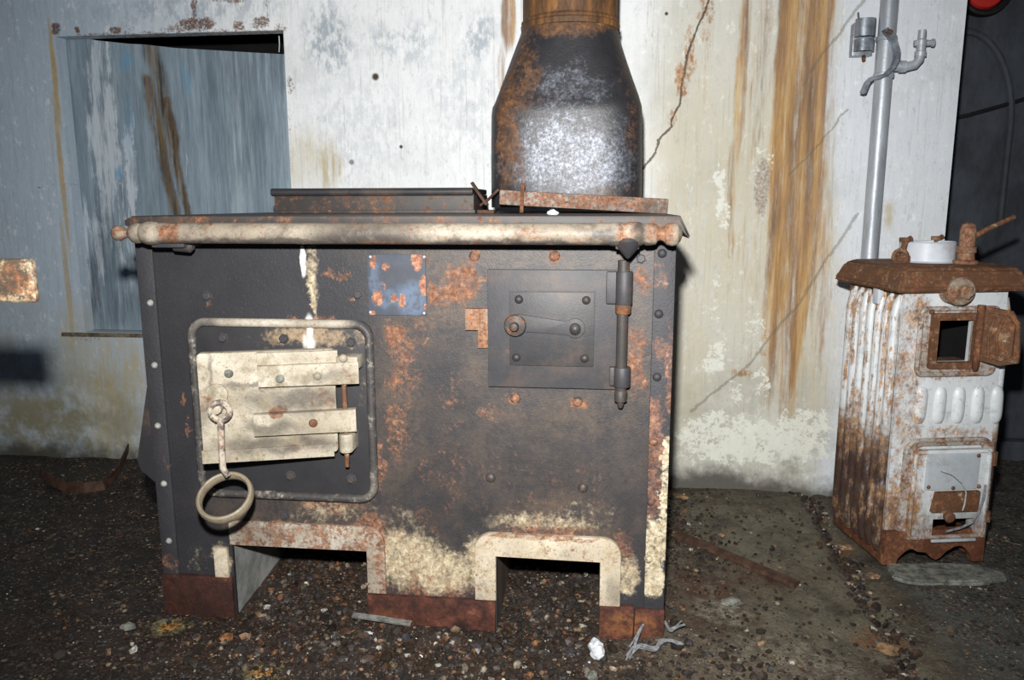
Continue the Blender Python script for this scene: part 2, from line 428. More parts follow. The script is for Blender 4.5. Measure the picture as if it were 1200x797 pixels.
def nameplate():
    q = Mat('blue_grey_enamel_plate'); w = q.warp(40, .014)
    c = q.mix(q.noise(30, 5, .7), rgb('33363d'), rgb('525a66'))
    c = q.mix(q.mul(q.pp(w, [(482, 352, 18, 20), (455, 350, 14, 10, .8), (440, 330, 6, 24, .8)], -.004), .9), c, rgb('5f6d82'))
    c = q.mix(q.mul(q.pp(w, [(465, 320, 24, 10)], -.004), .8), c, rgb('43454c'))
    r = q.pp(w, [(489, 307, 7, 11), (436, 307, 5, 8), (497, 334, 6, 12), (462, 349, 5, 6), (442, 349, 7, 9), (471, 352, 4, 8), (500, 360, 5, 5), (452, 312, 5, 6, .8), (450, 335, 4, 5, .6), (436, 368, 5, 5)], -.004)
    rm = q.ss(q.math('ADD', r, q.mul(q.math('SUBTRACT', q.noise(120, 7, .78), .5), 2.6)), .42, .95)
    gr = q.ss(q.noise(50, 7, .78), .46, .62, 0, .8); c = q.mix(gr, c, rgb('4a4c53'))
    c = q.mix(q.mul(rm, .92), c, q.rustcol(120, '5a3628', '946045', 'c09274'))
    q.bump(q.noise(90, 6, .75), .0012, .5)
    return q.done(c, .68, 0, .3)
MT['nameplate'] = nameplate()

def hoodmat():
    q = Mat('sooty_sheet_with_painted_sheen')
    n = q.noise(38, 7, .75)
    c = q.mix(n, rgb('151517'), rgb('38383d'))
    w = q.warp(14, .05, 6, .7)
    flash_sheen = q.pp(w, [(660, 180, 78, 48), (665, 100, 46, 30, .7), (690, 190, 56, 42)], .36, .6)  # bluish flash highlight painted into the hood colour
    wm = q.mul(q.ss(q.math('ADD', flash_sheen, q.mul(q.math('SUBTRACT', q.math('ADD', q.mul(q.noise(30, 6, .75), .5), q.mul(q.noise(110, 6, .75), .5)), .5), 5.5)), .2, 1.4), q.ss(flash_sheen, .02, .6))
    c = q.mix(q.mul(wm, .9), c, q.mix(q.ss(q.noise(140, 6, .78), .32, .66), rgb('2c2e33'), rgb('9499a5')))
    rust = q.pp(w, [(592, 150, 16, 90, .85), (610, 80, 26, 60, .7), (668, 20, 90, 20, .85), (600, 190, 22, 50, .6), (740, 140, 14, 60, .6), (735, 70, 18, 40, .5), (720, 225, 40, 14, .55), (640, 115, 60, 6, .4)], .36, .55)
    rm = q.mul(q.ss(q.math('ADD', rust, q.mul(q.math('SUBTRACT', q.math('ADD', q.mul(q.noise(26, 6, .75), .5), q.mul(q.noise(110, 6, .75), .5)), .5), 2.8)), .4, 1.05), q.ss(rust, .02, .35))
    c = q.mix(q.mul(rm, .85), c, q.ramp(q.noise(60, 6, .75), [(.3, rgb('3a2a1c')), (.5, rgb('6d4a2c')), (.66, rgb('95683f')), (.8, rgb('b98d62'))]))
    q.bump(q.math('ADD', q.mul(n, .8), q.mul(q.noise(190, 4), .5)), .002, .5)
    return q.done(c, q.ss(rm, 0, 1, .45, .8), q.mul(wm, .3), .55)
MT['hood'] = hoodmat()
def fluepipe():
    q = Mat('brown_rusted_flue')
    st = q.noise(9, 6, .7, vec=q.sc((5, 5, 1)))
    c = q.ramp(st, [(.3, rgb('30231a')), (.48, rgb('5e432c')), (.62, rgb('83592f')), (.78, rgb('a98158'))])
    c = q.mix(q.ss(q.noise(50, 6, .75), .52, .65), c, rgb('4c3424'))
    q.bump(q.noise(90, 5, .7), .002, .6); return q.done(c, .7)
MT['fluepipe'] = fluepipe()

# --- the white wall
def wallmat():
    q = Mat('stained_whitewashed_wall')
    st = q.sc((1, 1, .12))
    sx = q.new('ShaderNodeSeparateXYZ'); q.put(sx.inputs[0], q.warp(3, .12)); xx, zz = sx.outputs[0], sx.outputs[2]
    fine = q.noise(60, 5, .7, vec=st); big = q.noise(3.2, 6, .65)
    P = lambda x, y: U(x, y, D)
    white = q.mix(fine, rgb('e0e5e8'), rgb('fafbfb'))
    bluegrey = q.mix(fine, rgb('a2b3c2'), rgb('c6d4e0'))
    cream = q.mix(fine, rgb('bdbcb0'), rgb('dad9cf'))
    cool = q.mix(fine, rgb('ccd2d8'), rgb('e2e6eb'))
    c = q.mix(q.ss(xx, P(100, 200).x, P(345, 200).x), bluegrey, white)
    c = q.mix(q.ss(xx, P(720, 200).x, P(800, 200).x), c, cream)
    c = q.mix(q.ss(xx, P(960, 200).x, P(1000, 200).x), c, cool)
    # grey scuffs
    w = q.warp(10, .06, 6, .7)
    sc = q.pp(w, [(385, 45, 30, 40, .8), (470, 50, 40, 22, .55), (560, 45, 20, 26, .7), (210, 12, 120, 14, .6), (540, 120, 40, 70, .3), (420, 150, 60, 60, .3)], D, .6)
    sm = q.mul(sc, q.ss(q.noise(55, 6, .75, vec=q.sc((1, 1, .5))), .42, .6)); c = q.mix(sm, c, rgb('8f9eac'))
    c = q.mix(q.ss(q.noise(26, 6, .75, vec=q.sc((1, 1, .35))), .58, .74, 0, .55), c, rgb('9aa4a8'))
    c = q.mix(q.ss(q.noise(4.5, 6, .7), .5, .7, 0, .3), c, rgb('a8b0b0'))
    # vertical fine scratches
    c = q.mix(q.ss(q.noise(150, 3, .6, vec=q.sc((1, 1, .03))), .56, .7, 0, .3), c, rgb('9b9c92'))
    m1 = q.ss(q.noise(75, 7, .8, vec=q.sc((1, 1, .45))), .55, .68, 0, .42); c = q.mix(m1, c, rgb('93999c'))
    m2 = q.ss(q.noise(42, 7, .78, vec=q.sc((1, 1, .7))), .55, .66, 0, .45); c = q.mix(m2, c, rgb('fafbfb'))
    m3 = q.ss(q.noise(210, 5, .75), .6, .7, 0, .4); c = q.mix(m3, c, rgb('7d8080'))
    # yellow tint
    ty = q.pp(w, [(385, 195, 14, 26, .8), (355, 190, 24, 36, .5), (800, 200, 46, 120, .35), (870, 250, 60, 140, .4), (130, 470, 36, 80, .85), (800, 420, 30, 110, .4), (150, 440, 26, 50, .7), (960, 400, 26, 120, .4), (1040, 255, 6, 18, .7), (90, 420, 20, 60, .6)], D, .6)
    c = q.mix(q.mul(ty, q.ss(fine, .25, .65)), c, rgb('b7a572'))
    lo = q.pp(w, [(60, 500, 110, 60, 1.0), (140, 520, 60, 30, .8), (30, 420, 60, 60, .5), (880, 520, 120, 26, .45), (870, 480, 90, 60, .35)], D, .6)
    c = q.mix(q.mul(lo, q.ss(q.noise(8, 6, .7), .3, .6)), c, rgb('8a8670'))
    # long rust runs
    ws = q.warp(2.2, .03, 3, .6); wv = q.vm('ADD', ws, (0, 0, 0))
    runs = q.pp(wv, [(918, 150, 17, 360, .95), (962, 60, 15, 180, .95), (946, 130, 8, 75, 1), (936, 330, 11, 160, .95), (940, 120, 38, 360, .85), (905, 240, 60, 250, .4), (868, 90, 9, 140, .72), (857, 230, 6, 90, .75), (890, 60, 16, 220, .5), (826, 60, 6, 100, .5), (880, 240, 30, 200, .45), (595, 20, 11, 46, .95), (588, 80, 6, 40, .7), (345, 50, 7, 60, .3), (962, 330, 9, 170, .6), (926, 440, 22, 70, .6)], D, .5)
    sn_ = q.math('ADD', q.mul(q.noise(46, 6, .7, vec=q.sc((1, 1, .04))), .6), q.mul(q.noise(120, 5, .75, vec=q.sc((1, 1, .12))), .4))
    rm = q.mul(q.ss(q.math('ADD', runs, q.mul(q.math('SUBTRACT', sn_, .5), 2.0)), .38, .95), q.ss(runs, .02, .35))
    rc = q.ramp(q.noise(38, 5, .7, vec=q.sc((1, 1, .06))), [(.3, rgb('543210')), (.44, rgb('855719')), (.55, rgb('a87a35')), (.7, rgb('ccae74'))])
    c = q.mix(q.mul(rm, .86), c, rc)
    # cracks
    pw = q.warp(22, .012, 4, .7)
    pts1 = [X(*p, D) for p in ((834, -10), (822, 22), (806, 62), (800, 95), (797, 118), (786, 143), (788, 148), (771, 165), (769, 178), (752, 200))]
    ck = q.line(pw, pts1, .0045)
    rr_ = q.pp(q.warp(20, .03), [(800, 95, 10, 22, .9), (808, 60, 8, 30, .8), (828, 12, 10, 24, .7), (828, 40, 6, 20, .6), (788, 140, 6, 14, .7), (868, 437, 14, 6, .8), (893, 408, 10, 16, .55), (900, 395, 8, 10, .6)], D)
    rk = q.mul(q.ss(q.math('ADD', rr_, q.mul(q.math('SUBTRACT', q.noise(110, 7, .78, vec=q.sc((1, 1, .5))), .5), 2.8)), .4, 1.15), q.ss(rr_, .05, .5))
    c = q.mix(rk, c, q.rustcol(80, '6b4426', 'a5703f', 'c9a273'))
    c = q.mix(q.mul(ck, .9), c, rgb('4a3823'))
    pts2 = [X(*p, D) for p in ((1012, 0), (975, 50), (948, 85), (942, 100))]
    pts3 = [X(*p, D) for p in ((1005, 250), (968, 305), (935, 356), (905, 392), (880, 425), (848, 452), (808, 482))]
    pts4 = [X(*p, D) for p in ((993, 128), (960, 168), (926, 205))]
    ck2 = q.mx(q.line(pw, pts2, .006), q.line(pw, pts3, .006), q.line(pw, pts4, .004))
    c = q.mix(q.mul(ck2, .5), c, rgb('6b6452'))
    # flaked white patches near the floor and down the run
    fl = q.pp(q.warp(12, .03), [(885, 520, 105, 28, .95), (850, 500, 60, 20, .8), (845, 205, 9, 26, .85), (847, 250, 8, 20, .85), (838, 420, 14, 22, .8), (883, 380, 12, 14, .6), (893, 450, 12, 20, .7), (810, 520, 30, 26, .7), (940, 500, 40, 26, .85), (862, 460, 10, 20, .7), (835, 370, 10, 20, .5), (846, 330, 10, 14, .5), (895, 195, 14, 28, .6)], D, .5)
    fm = q.mul(q.ss(q.math('ADD', fl, q.mul(q.math('SUBTRACT', q.math('ADD', q.mul(q.noise(28, 6, .75), .5), q.mul(q.noise(95, 6, .78), .5)), .5), 5.0)), .62, .82), q.ss(fl, .05, .3))
    c = q.mix(q.mul(fm, .9), c, q.mix(fine, rgb('d3d5c8'), rgb('f0f1e8')))
    scar = q.pp(q.warp(40, .014), [(893, 218, 9, 34, .95)], D)
    scm = q.mul(q.ss(q.math('ADD', scar, q.mul(q.math('SUBTRACT', q.noise(110, 5, .7), .5), 2.2)), .5, .7), q.ss(scar, .05, .3)); c = q.mix(q.mul(scm, .85), c, q.mix(q.ss(q.noise(120, 6, .8), .35, .65), rgb('7a6a5c'), rgb('c4bbaf')))
    # damp foot of the wall
    ft = q.math('ADD', zz, q.mul(q.math('SUBTRACT', q.noise(14, 6, .7), .5), .12))
    c = q.mix(q.ss(ft, .10, .015, 0, .9), c, rgb('403d36'))
    # lintel rust
    lt = q.pp(q.warp(28, .02), [(180, 39, 130, 2.4, .75), (290, 37, 60, 3, .7), (66, 33, 7, 8), (90, 36, 4, 5), (135, 35, 8, 5), (150, 33, 10, 4, .6), (230, 28, 26, 8, 1), (205, 33, 20, 5, .8), (280, 30, 10, 6, .9), (305, 26, 14, 8, .9), (330, 34, 8, 6, .7), (228, 8, 4, 16, .9), (270, 0, 24, 4, .8), (340, 100, 5, 12, .8), (312, 8, 1.5, 20, .7), (75, 216, 24, 2, .6), (46, 219, 3, 3, .8), (336, 60, 5, 30, .4), (340, 165, 6, 50, .5), (100, 395, 30, 6, .6)], D)
    lm = q.mul(q.ss(q.math('ADD', lt, q.mul(q.math('SUBTRACT', q.math('ADD', q.mul(q.noise(60, 6, .75), .5), q.mul(q.noise(170, 6, .8), .5)), .5), 3.4)), .5, 1.1), q.ss(lt, .05, .4))
    c = q.mix(lm, c, q.ramp(q.noise(60, 5, .75), [(.3, rgb('35282a')), (.48, rgb('5c443e')), (.62, rgb('8f6a4e')), (.78, rgb('b5977c'))]))
    pits = q.pp(q.pos, [(440, 90, 4, 4), (781, 16, 2, 2), (412, 190, 3, 3, .7), (470, 172, 2, 2)], D, .4); c = q.mix(pits, c, rgb('463c34'))
    ep = q.pp(q.warp(30, .006), [(64, 90, 3.2, 60), (72, 200, 3, 90, .9), (79, 330, 3.4, 70, .7)], D, .4)
    c = q.mix(q.mul(ep, .9), c, q.mix(q.noise(20, 4), rgb('9c7a3a'), rgb('cbb98d')))
    q.bump(q.noise(40, 7, .72), .004, .5)
    return q.done(c, q.ss(big, .35, .65, .45, .7), 0, .35)
MT['wall'] = wallmat()

def boardmat():
    q = Mat('blue_grey_weathered_board'); YB = D+.048
    g = q.math('ADD', q.mul(q.noise(22, 6, .7, vec=q.sc((1, 1, .05))), .6), q.mul(q.noise(75, 6, .78, vec=q.sc((1, 1, .09))), .4)); g2 = q.noise(70, 5, .7, vec=q.sc((1, 1, .07)))
    c = q.ramp(g, [(.32, rgb('64737f')), (.5, rgb('8798a4')), (.66, rgb('a9b7c1'))])
    c = q.mix(q.ss(g2, .5, .7, 0, .55), c, rgb('62707a'))
    w = q.warp(8, .05, 6, .7, vec=q.pos)
    wh = q.pp(w, [(120, 150, 22, 160, .75), (108, 300, 18, 80, .7), (155, 200, 9, 70, .8), (150, 290, 14, 90, .6), (220, 200, 8, 120, .4)], YB, .55)
    wm = q.mul(q.ss(q.math('ADD', wh, q.mul(q.math('SUBTRACT', q.noise(46, 6, .75, vec=q.sc((1, 1, .1))), .5), 2.2)), .5, .85), q.ss(wh, .03, .3))
    c = q.mix(q.mul(wm, .85), c, rgb('ccd6de'))
    bl = q.pp(w, [(145, 70, 7, 12, .7), (137, 205, 6, 7, .9), (150, 150, 6, 40, .3), (215, 95, 5, 20, .4)], YB, .5); c = q.mix(q.mul(bl, .7), c, rgb('5f9cc0'))
    dk = q.pp(w, [(125, 300, 14, 60, .45), (290, 120, 40, 120, .5), (110, 340, 12, 40, .85), (140, 360, 20, 26, .6), (320, 60, 20, 60, .6), (250, 120, 14, 80, .35)], YB, .6)
    c = q.mix(q.mul(dk, q.ss(g2, .3, .6)), c, rgb('47505a'))
    pw = q.warp(9, .02, 4, .6)
    spl = q.line(pw, [X(*p, YB) for p in ((176, 50), (187, 100), (197, 160), (207, 220), (220, 300))], .038)
    splm = q.mul(spl, q.ss(q.noise(36, 6, .75, vec=q.sc((1, 1, .08))), .34, .54))
    c = q.mix(q.mul(splm, .9), c, q.mix(q.ss(g2, .35, .65), rgb('2f2820'), rgb('857b6c')))
    og = q.mx(q.line(pw, [X(*p, YB) for p in ((172, 95), (184, 150), (194, 200), (205, 245), (212, 300))], .024), q.line(pw, [X(*p, YB) for p in ((196, 118), (204, 160), (212, 215), (220, 250), (228, 300))], .018))
    og = q.mul(og, q.ss(q.noise(30, 6, .75, vec=q.sc((1, 1, .12))), .3, .5))
    c = q.mix(q.mul(og, .8), c, q.mix(q.ss(q.noise(50, 6, .75, vec=q.sc((1, 1, .1))), .35, .62), rgb('2c1e10'), rgb('75592c')))
    q.bump(q.math('SUBTRACT', g2, q.mul(splm, .6)), .003, .5)
    return q.done(c, .65, 0, .3)
MT['board'] = boardmat()

def simple(name, a, b, scale=20, rough=.7, stretch=(1, 1, 1), bumpd=.003, spec=.35, metal=0.0, rust=None):
    q = Mat(name); n = q.noise(scale, 6, .7, vec=q.sc(stretch))
    c = q.mix(q.ss(n, .3, .7), rgb(a), rgb(b))
    if rust:
        rm = q.ss(q.noise(scale*1.3, 6, .75, vec=q.vm('ADD', q.pos, (2, 9, 4))), .72-.4*rust, .8-.4*rust); c = q.mix(rm, c, q.rustcol(90))
    q.bump(q.noise(scale*4, 5, .7), bumpd, .6)
    return q.done(c, rough, metal, spec)
MT['dark'] = simple('sooty_dark_plaster', '2b2e33', '484d55', 6, .75, (1, 1, .5))
MT['niche'] = simple('dark_recess', '0d0d0e', '161617', 10, .9)
MT['ash'] = simple('ash_pit_metal', '6d6e6c', 'a2a3a0', 9, .7)
MT['ashdark'] = simple('ash_pit_soot', '3a2f2a', '77675c', 9, .8, (1, 1, .15))
MT['rust'] = iron('deep_rust', '6b3d26', '3f2418', .65, rough=.8)
MT['rustbar'] = iron('rusted_bar', '56504d', '3d3532', .5, .45, scale=20, creamc='c9c4bb')
MT['blockrust'] = iron('orange_rusted_block', '5d5347', '3a332c', .62, .35, scale=24)
MT['whitestone'] = simple('white_plaster_lump', 'b9bec4', 'e8ecf0', 60, .8, bumpd=.004)
MT['cord'] = simple('frayed_grey_cord', '5c5f62', '96999c', 90, .7)
MT['wood'] = simple('brown_wood_chip', '4f3b2a', '9b7d5c', 40, .8, (1, 1, 1))
MT['greywood'] = simple('grey_stick', '55534f', '8b8a86', 60, .7)
MT['slab'] = simple('pale_stone', '4b4c47', '989a8f', 40, .8, bumpd=.012)
MT['pipe'] = simple('grey_painted_pipe', '8d949c', 'bcc3ca', 22, .42, (1, 1, .15), .001, .5, .25, .18)
MT['zinc'] = simple('galvanised_zinc', '656c75', 'a3abb5', 30, .38, (1, 1, 1), .0008, .5, .5, .12)
MT['red'] = simple('glossy_red', 'a01e1e', 'c03028', 20, .35, bumpd=.0005)
MT['blackrim'] = simple('black_rubber', '0c0c0e', '1a1a1d', 20, .6)
MT['cable'] = simple('dark_cable_sheath', '101113', '1d1e20', 20, .6)
MT['strawrust'] = simple('dark_rusty_strip', '33231c', '5e4334', 40, .75)

def enamel(name, side):
    q = Mat(name); w = q.warp(14, .04, 6, .7)
    c = q.mix(q.noise(16, 6, .65), rgb('b9bfc2'), rgb('e4e8ea'))
    c = q.mix(q.ss(q.noise(26, 6, .75, vec=q.vm('ADD', q.pos, (1, 2, 3))), .52, .68, 0, .6), c, rgb('9aa2a6'))
    sx = q.new('ShaderNodeSeparateXYZ'); q.put(sx.inputs[0], w); zz = sx.outputs[2]
    if side:
        g = q.ss(zz, .43, .27, 0, 1); g = q.mx(g, q.ss(q.noise(70, 6, .75, vec=q.sc((1, 1, .08))), .40, .56, 0, .85))
    else:
        # rust at the lower left, along the left edge and the brow
        g = q.mx(q.ss(zz, .24, .02, 0, .95), q.ss(q.noise(22, 7, .75), .55, .72, 0, .75), q.pp(w, [(1060, 430, 22, 220, .75), (1075, 400, 40, 60, .5), (1110, 470, 60, 60, .35), (1120, 508, 60, 10, .75), (1066, 520, 16, 60, .8), (1110, 438, 50, 8, .7), (1090, 560, 8, 60, .6), (1050, 600, 24, 60, .95), (1062, 500, 10, 120, .7), (1068, 380, 14, 60, .8), (1075, 420, 24, 20, .6), (1160, 440, 24, 24, .45), (1130, 365, 30, 10, .6), (1080, 470, 18, 20, .45), (1140, 510, 40, 12, .55), (1100, 640, 60, 18, .9), (1160, 560, 12, 60, .5), (1180, 380, 8, 40, .3)], .42, .6))
    rn = q.math('ADD', q.mul(q.noise(34, 6, .76), .5), q.mul(q.noise(120, 6, .76, vec=q.sc((1, 1, .6))), .5))
    rm = q.mul(q.ss(q.math('ADD', g, q.mul(q.math('SUBTRACT', rn, .5), 3.0)), .45, 1.05), q.ss(g, .03, .4))
    rc = q.ramp(q.noise(60, 6, .75), [(.3, rgb('36200f')), (.43, rgb('744920')), (.55, rgb('a87537')), (.68, rgb('cba265'))])
    c = q.mix(q.mul(rm, .9), c, rc)
    dk = q.ss(zz, .40 if side else .22, .2 if side else .1, 0, .95 if side else .4); c = q.mix(q.mul(dk, q.ss(q.noise(24, 6, .75, vec=q.sc((1, 1, .35))), .3, .52)), c, rgb('2b1712'))
    sp = q.ss(q.noise(110, 4, .7), .66, .72, 0, .8); c = q.mix(sp, c, rgb('7c5a36'))
    q.bump(q.math('ADD', q.mul(q.noise(120, 4), .4), q.noise(40, 6, .75)), .0018, .6)
    return q.done(c, q.ss(rm, 0, 1, .38, .85), 0, .5)
MT['enamel'] = enamel('chipped_white_enamel', False)
MT['enamelrust'] = creamrust('rust_stained_enamel', .75, .4, hi='c9cbc9', lo='90887a')
MT['enamelside'] = enamel('rusted_white_ribs', True)
MT['brownrust'] = iron('brown_rust', '6d4c34', '4a2f20', .62, .12, rough=.75, scale=20)
MT['enamelring'] = iron('white_enamel_ring', 'd5dbe2', 'b4bcc6', .12, rough=.4)
MT['doorgrey'] = iron('grey_flaked_enamel', 'c3cad0', '98a1a8', .3, .15, rough=.45, scale=22, creamc='d9dee2')

def floormat():
    q = Mat('dirty_wet_concrete'); w = q.warp(5, .1, 6, .7)
    sx = q.new('ShaderNodeSeparateXYZ'); q.put(sx.inputs[0], q.warp(6, .05)); xx, yy = sx.outputs[0], sx.outputs[1]
    n = q.noise(9, 8, .72); n2 = q.noise(60, 6, .75)
    c = q.mix(q.ss(n, .3, .7), rgb('1e1b19'), rgb('38332e'))
    right = q.gp(w, [(.42, .35, .30, .55, 1), (.40, .0, .34, .3, .9), (.5, .72, .22, .2, .8)], .5)
    c = q.mix(q.mul(right, q.ss(n, .25, .6)), c, q.mix(n2, rgb('4e483b'), rgb('8a8470')))
    far = q.ss(xx, .66, .76); c = q.mix(far, c, q.mix(n, rgb('3a3c3a'), rgb('6a6c66')))
    red = q.gp(w, [(.24, .22, .16, .08, .95), (.36, .3, .16, .05, .8), (.22, .08, .12, .1, .7), (-.6, .3, .3, .4, .6), (-.2, -.1, .9, .12, .4), (.2, .5, .1, .12, .6)], .6)
    c = q.mix(q.mul(red, q.ss(q.noise(16, 7, .7), .35, .62)), c, q.mix(n2, rgb('2e1c15'), rgb('664231')))
    pale = q.gp(w, [(.28, .12, .06, .04, .8), (.36, -.05, .12, .08, .45)], .6); c = q.mix(q.mul(pale, q.ss(n2, .4, .65)), c, rgb('a9a290'))
    og = q.ss(q.noise(14, 7, .75, vec=q.vm('ADD', q.pos, (4, 2, 0))), .6, .75, 0, .5); c = q.mix(og, c, rgb('5a4a30'))
    p1, p2 = G(200, 731), G(310, 788)
    wo = q.warp(26, .03, 6, .7)
    halo = q.gp(wo, [(p1.x, p1.y, .034, .026), (p2.x, p2.y, .034, .024, .9), (G(225, 600).x, G(225, 600).y, .03, .03, .4)], .5); c = q.mix(q.mul(halo, .85), c, rgb('b5ab78'))
    core = q.gp(wo, [(p1.x, p1.y, .02, .014), (p2.x, p2.y, .022, .014)], .5); c = q.mix(core, c, rgb('cf9034'))
    a, b = G(945, 578), G(1078, 800)
    bro = q.gp(w, [(G(1030, 740).x, G(1030, 740).y, .05, .04, .8), (G(990, 640).x, G(990, 640).y, .04, .05, .8)], .5); c = q.mix(q.mul(bro, q.ss(n2, .35, .6)), c, rgb('7d4c22'))
    for k_, (sc_, lo_) in enumerate(((95, .46), (210, .42))):
        vc = q.new('ShaderNodeTexVoronoi'); vc.inputs['Scale'].default_value = sc_; q.put(vc.inputs['Vector'], q.chain(q.pos))
        sp_ = q.new('ShaderNodeSeparateColor'); q.put(sp_.inputs[0], vc.outputs['Color'])
        pal = q.ramp(sp_.outputs[0], [(0, rgb('14110f')), (.4, rgb('2a231e')), (.62, rgb('45382d')), (.75, rgb('5c3d29')), (.86, rgb('4d5257')), (.93, rgb('857861')), (.975, rgb('9a6c3c')), (1, rgb('d8d2c0'))])
        msk = q.mul(q.ss(q.noise(13+k_*9, 6, .75), lo_, lo_+.12), q.ss(vc.outputs['Distance'], .75, .35)); c = q.mix(q.mul(msk, q.math('SUBTRACT', .85, q.mul(right, .6))), c, pal)
    speck = q.ss(q.voro(150), .16, .08, 0, .8); spn = q.ss(q.noise(20, 3), .5, .62)
    c = q.mix(q.mul(speck, spn), c, rgb('a59b86'))
    q.bump(q.math('ADD', n2, q.mul(q.noise(180, 4), .6)), .008, .8)
    return q.done(c, q.ss(q.noise(7, 4), .35, .65, .35, .8), 0, .4)
MT['floor'] = floormat()
def gravelmat():
    q = Mat('mixed_rubble')
    g = q.new('ShaderNodeNewGeometry'); r = g.outputs['Random Per Island']
    c = q.ramp(r, [(0, rgb('1d1916')), (.35, rgb('2c2520')), (.6, rgb('3f342b')), (.72, rgb('4f3424')), (.82, rgb('43484f')), (.89, rgb('7a6d59')), (.94, rgb('8f5c30')), (.975, rgb('a69d8a')), (1, rgb('dcd8cc'))])
    c = q.mix(q.ss(q.noise(90, 6, .75), .38, .6, 0, .75), c, rgb('241e1a'))
    return q.done(c, q.ss(q.noise(30, 3), .4, .6, .4, .8), 0, .45)
MT['gravel'] = gravelmat()

# ================================================================== the setting
def struct(o): return tag(o, kind='structure')
def plate_with_holes(q, x0, x1, z0, z1, y0, y1, holes):
    """slab facing -Y with rectangular holes (x0,x1,z0,z1)"""
    xs = sorted({x0, x1, *[h[0] for h in holes], *[h[1] for h in holes]}); zs = sorted({z0, z1, *[h[2] for h in holes], *[h[3] for h in holes]})
    def solid(i, j):
        if not (0 <= i < len(xs)-1 and 0 <= j < len(zs)-1): return False
        cx, cz = (xs[i]+xs[i+1])/2, (zs[j]+zs[j+1])/2
        return not any(h[0] < cx < h[1] and h[2] < cz < h[3] for h in holes)
    t = bmesh.new()
    def F4(*v): t.faces.new([t.verts.new(p) for p in v])
    for i in range(len(xs)-1):
        for j in range(len(zs)-1):
            if not solid(i, j): continue
            a, b, c, d = xs[i], xs[i+1], zs[j], zs[j+1]
            F4((a, y0, c), (b, y0, c), (b, y0, d), (a, y0, d)); F4((a, y1, d), (b, y1, d), (b, y1, c), (a, y1, c))
            if not solid(i-1, j): F4((a, y1, c), (a, y0, c), (a, y0, d), (a, y1, d))
            if not solid(i+1, j): F4((b, y0, c), (b, y1, c), (b, y1, d), (b, y0, d))
            if not solid(i, j-1): F4((a, y1, c), (b, y1, c), (b, y0, c), (a, y0, c))
            if not solid(i, j+1): F4((a, y0, d), (b, y0, d), (b, y1, d), (a, y1, d))
    bmesh.ops.remove_doubles(t, verts=t.verts, dist=1e-5)
    return q._in(t)

WR = .953                                 # right end of the white wall
HX0, HX1 = X(66, 42, D)[0], X(333, 42, D)[0]-.002
HZ0, HZ1 = X(200, 391, D)[1], X(200, 39, D)[1]
q = M(); plate_with_holes(q, -3.2, WR, -.05, 2.3, D, D+.045, [(HX0-.003, HX1, HZ0, HZ1)])
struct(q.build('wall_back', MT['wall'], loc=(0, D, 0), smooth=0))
q = M(); q.box(HX0-.3, HX1+.3, D+.5, D+.56, .2, 1.6); q.box(HX0-.3, HX1+.3, D+.045, D+.5, 1.54, 1.6); q.box(HX0-.3, HX1+.3, D+.045, D+.5, .2, .26)
q.box(HX0-.36, HX0-.3, D+.045, D+.56, .2, 1.6); q.box(HX1+.3, HX1+.36, D+.045, D+.56, .2, 1.6)
struct(q.build('wall_recess', MT['niche'], loc=(0, D, 0), smooth=0))
YF = 1.32                                 # sooty wall of the bay beyond the corner
q = M(); q.box(WR-.3, 3.2, YF, YF+.1, -.05, 2.3); struct(q.build('wall_right', MT['dark'], loc=(1.6, YF, 0), smooth=0))
q = M(); q.box(3.1, 3.2, -1.2, YF, -.05, 2.3); struct(q.build('wall_far_right', MT['dark'], loc=(3.1, 0, 0), smooth=0))
q = M(); q.box(WR, 3.1, YF-.05, YF, -.02, .05, .006); struct(q.build('baseboard_right', MT['dark'], loc=(1.6, YF, 0)))
# shallow arch rib in the dark bay
ac = U(1118, 150, YF); q = M()
q.tube([ac+Vector((math.cos(a)*.17, -.004, math.sin(a)*.3)) for a in [PI*.5-PI*i/24 for i in range(0, 13)]]+[ac+Vector((.17, -.004, -.3))], .012, 8)
struct(q.build('trim_1', MT['dark'], loc=(ac.x, YF, ac.z)))

# ---- floor: one sheet of uneven concrete, heaped with dirt before the stove
def hgt(x, y):
    h = .012*mnoise.noise(Vector((x*3, y*3, 0)))+.006*mnoise.noise(Vector((x*11, y*11, 4)))+.003*mnoise.noise(Vector((x*40, y*40, 2)))
    h += .012*math.exp(-((x+.35)/.5)**2-((y+.12)/.18)**2)
    if -1.4 < x < .2 and .05 < y < .75: h += .03*min(1, max(0, (y-.05)/.3))*(1 if -.93 < x < .12 else 0)
    if x < -.93: h += .03*math.exp(-((y-.85)/.2)**2)
    # gutter seam from the heater to the front
    a, b = G(945, 578), G(1075, 797)
    t = (y-a.y)/(b.y-a.y); sx_ = a.x+(b.x-a.x)*t; dd = (x-sx_)
    h -= .014*math.exp(-(dd/.018)**2)
    if dd > 0: h -= .008
    return h-.004
t = bmesh.new(); x0, x1, y0, y1, st = -3.2, 3.1, -.9, 1.34, .012
nx, ny = int((x1-x0)/st), int((y1-y0)/st)
gv = [[t.verts.new((x0+i*st, y0+j*st, hgt(x0+i*st, y0+j*st))) for j in range(ny+1)] for i in range(nx+1)]
for i in range(nx):
    for j in range(ny): t.faces.new((gv[i][j], gv[i+1][j], gv[i+1][j+1], gv[i][j+1]))
q = M(); q._in(t); struct(q.build('floor', MT['floor'], loc=(0, 0, 0), smooth=80))

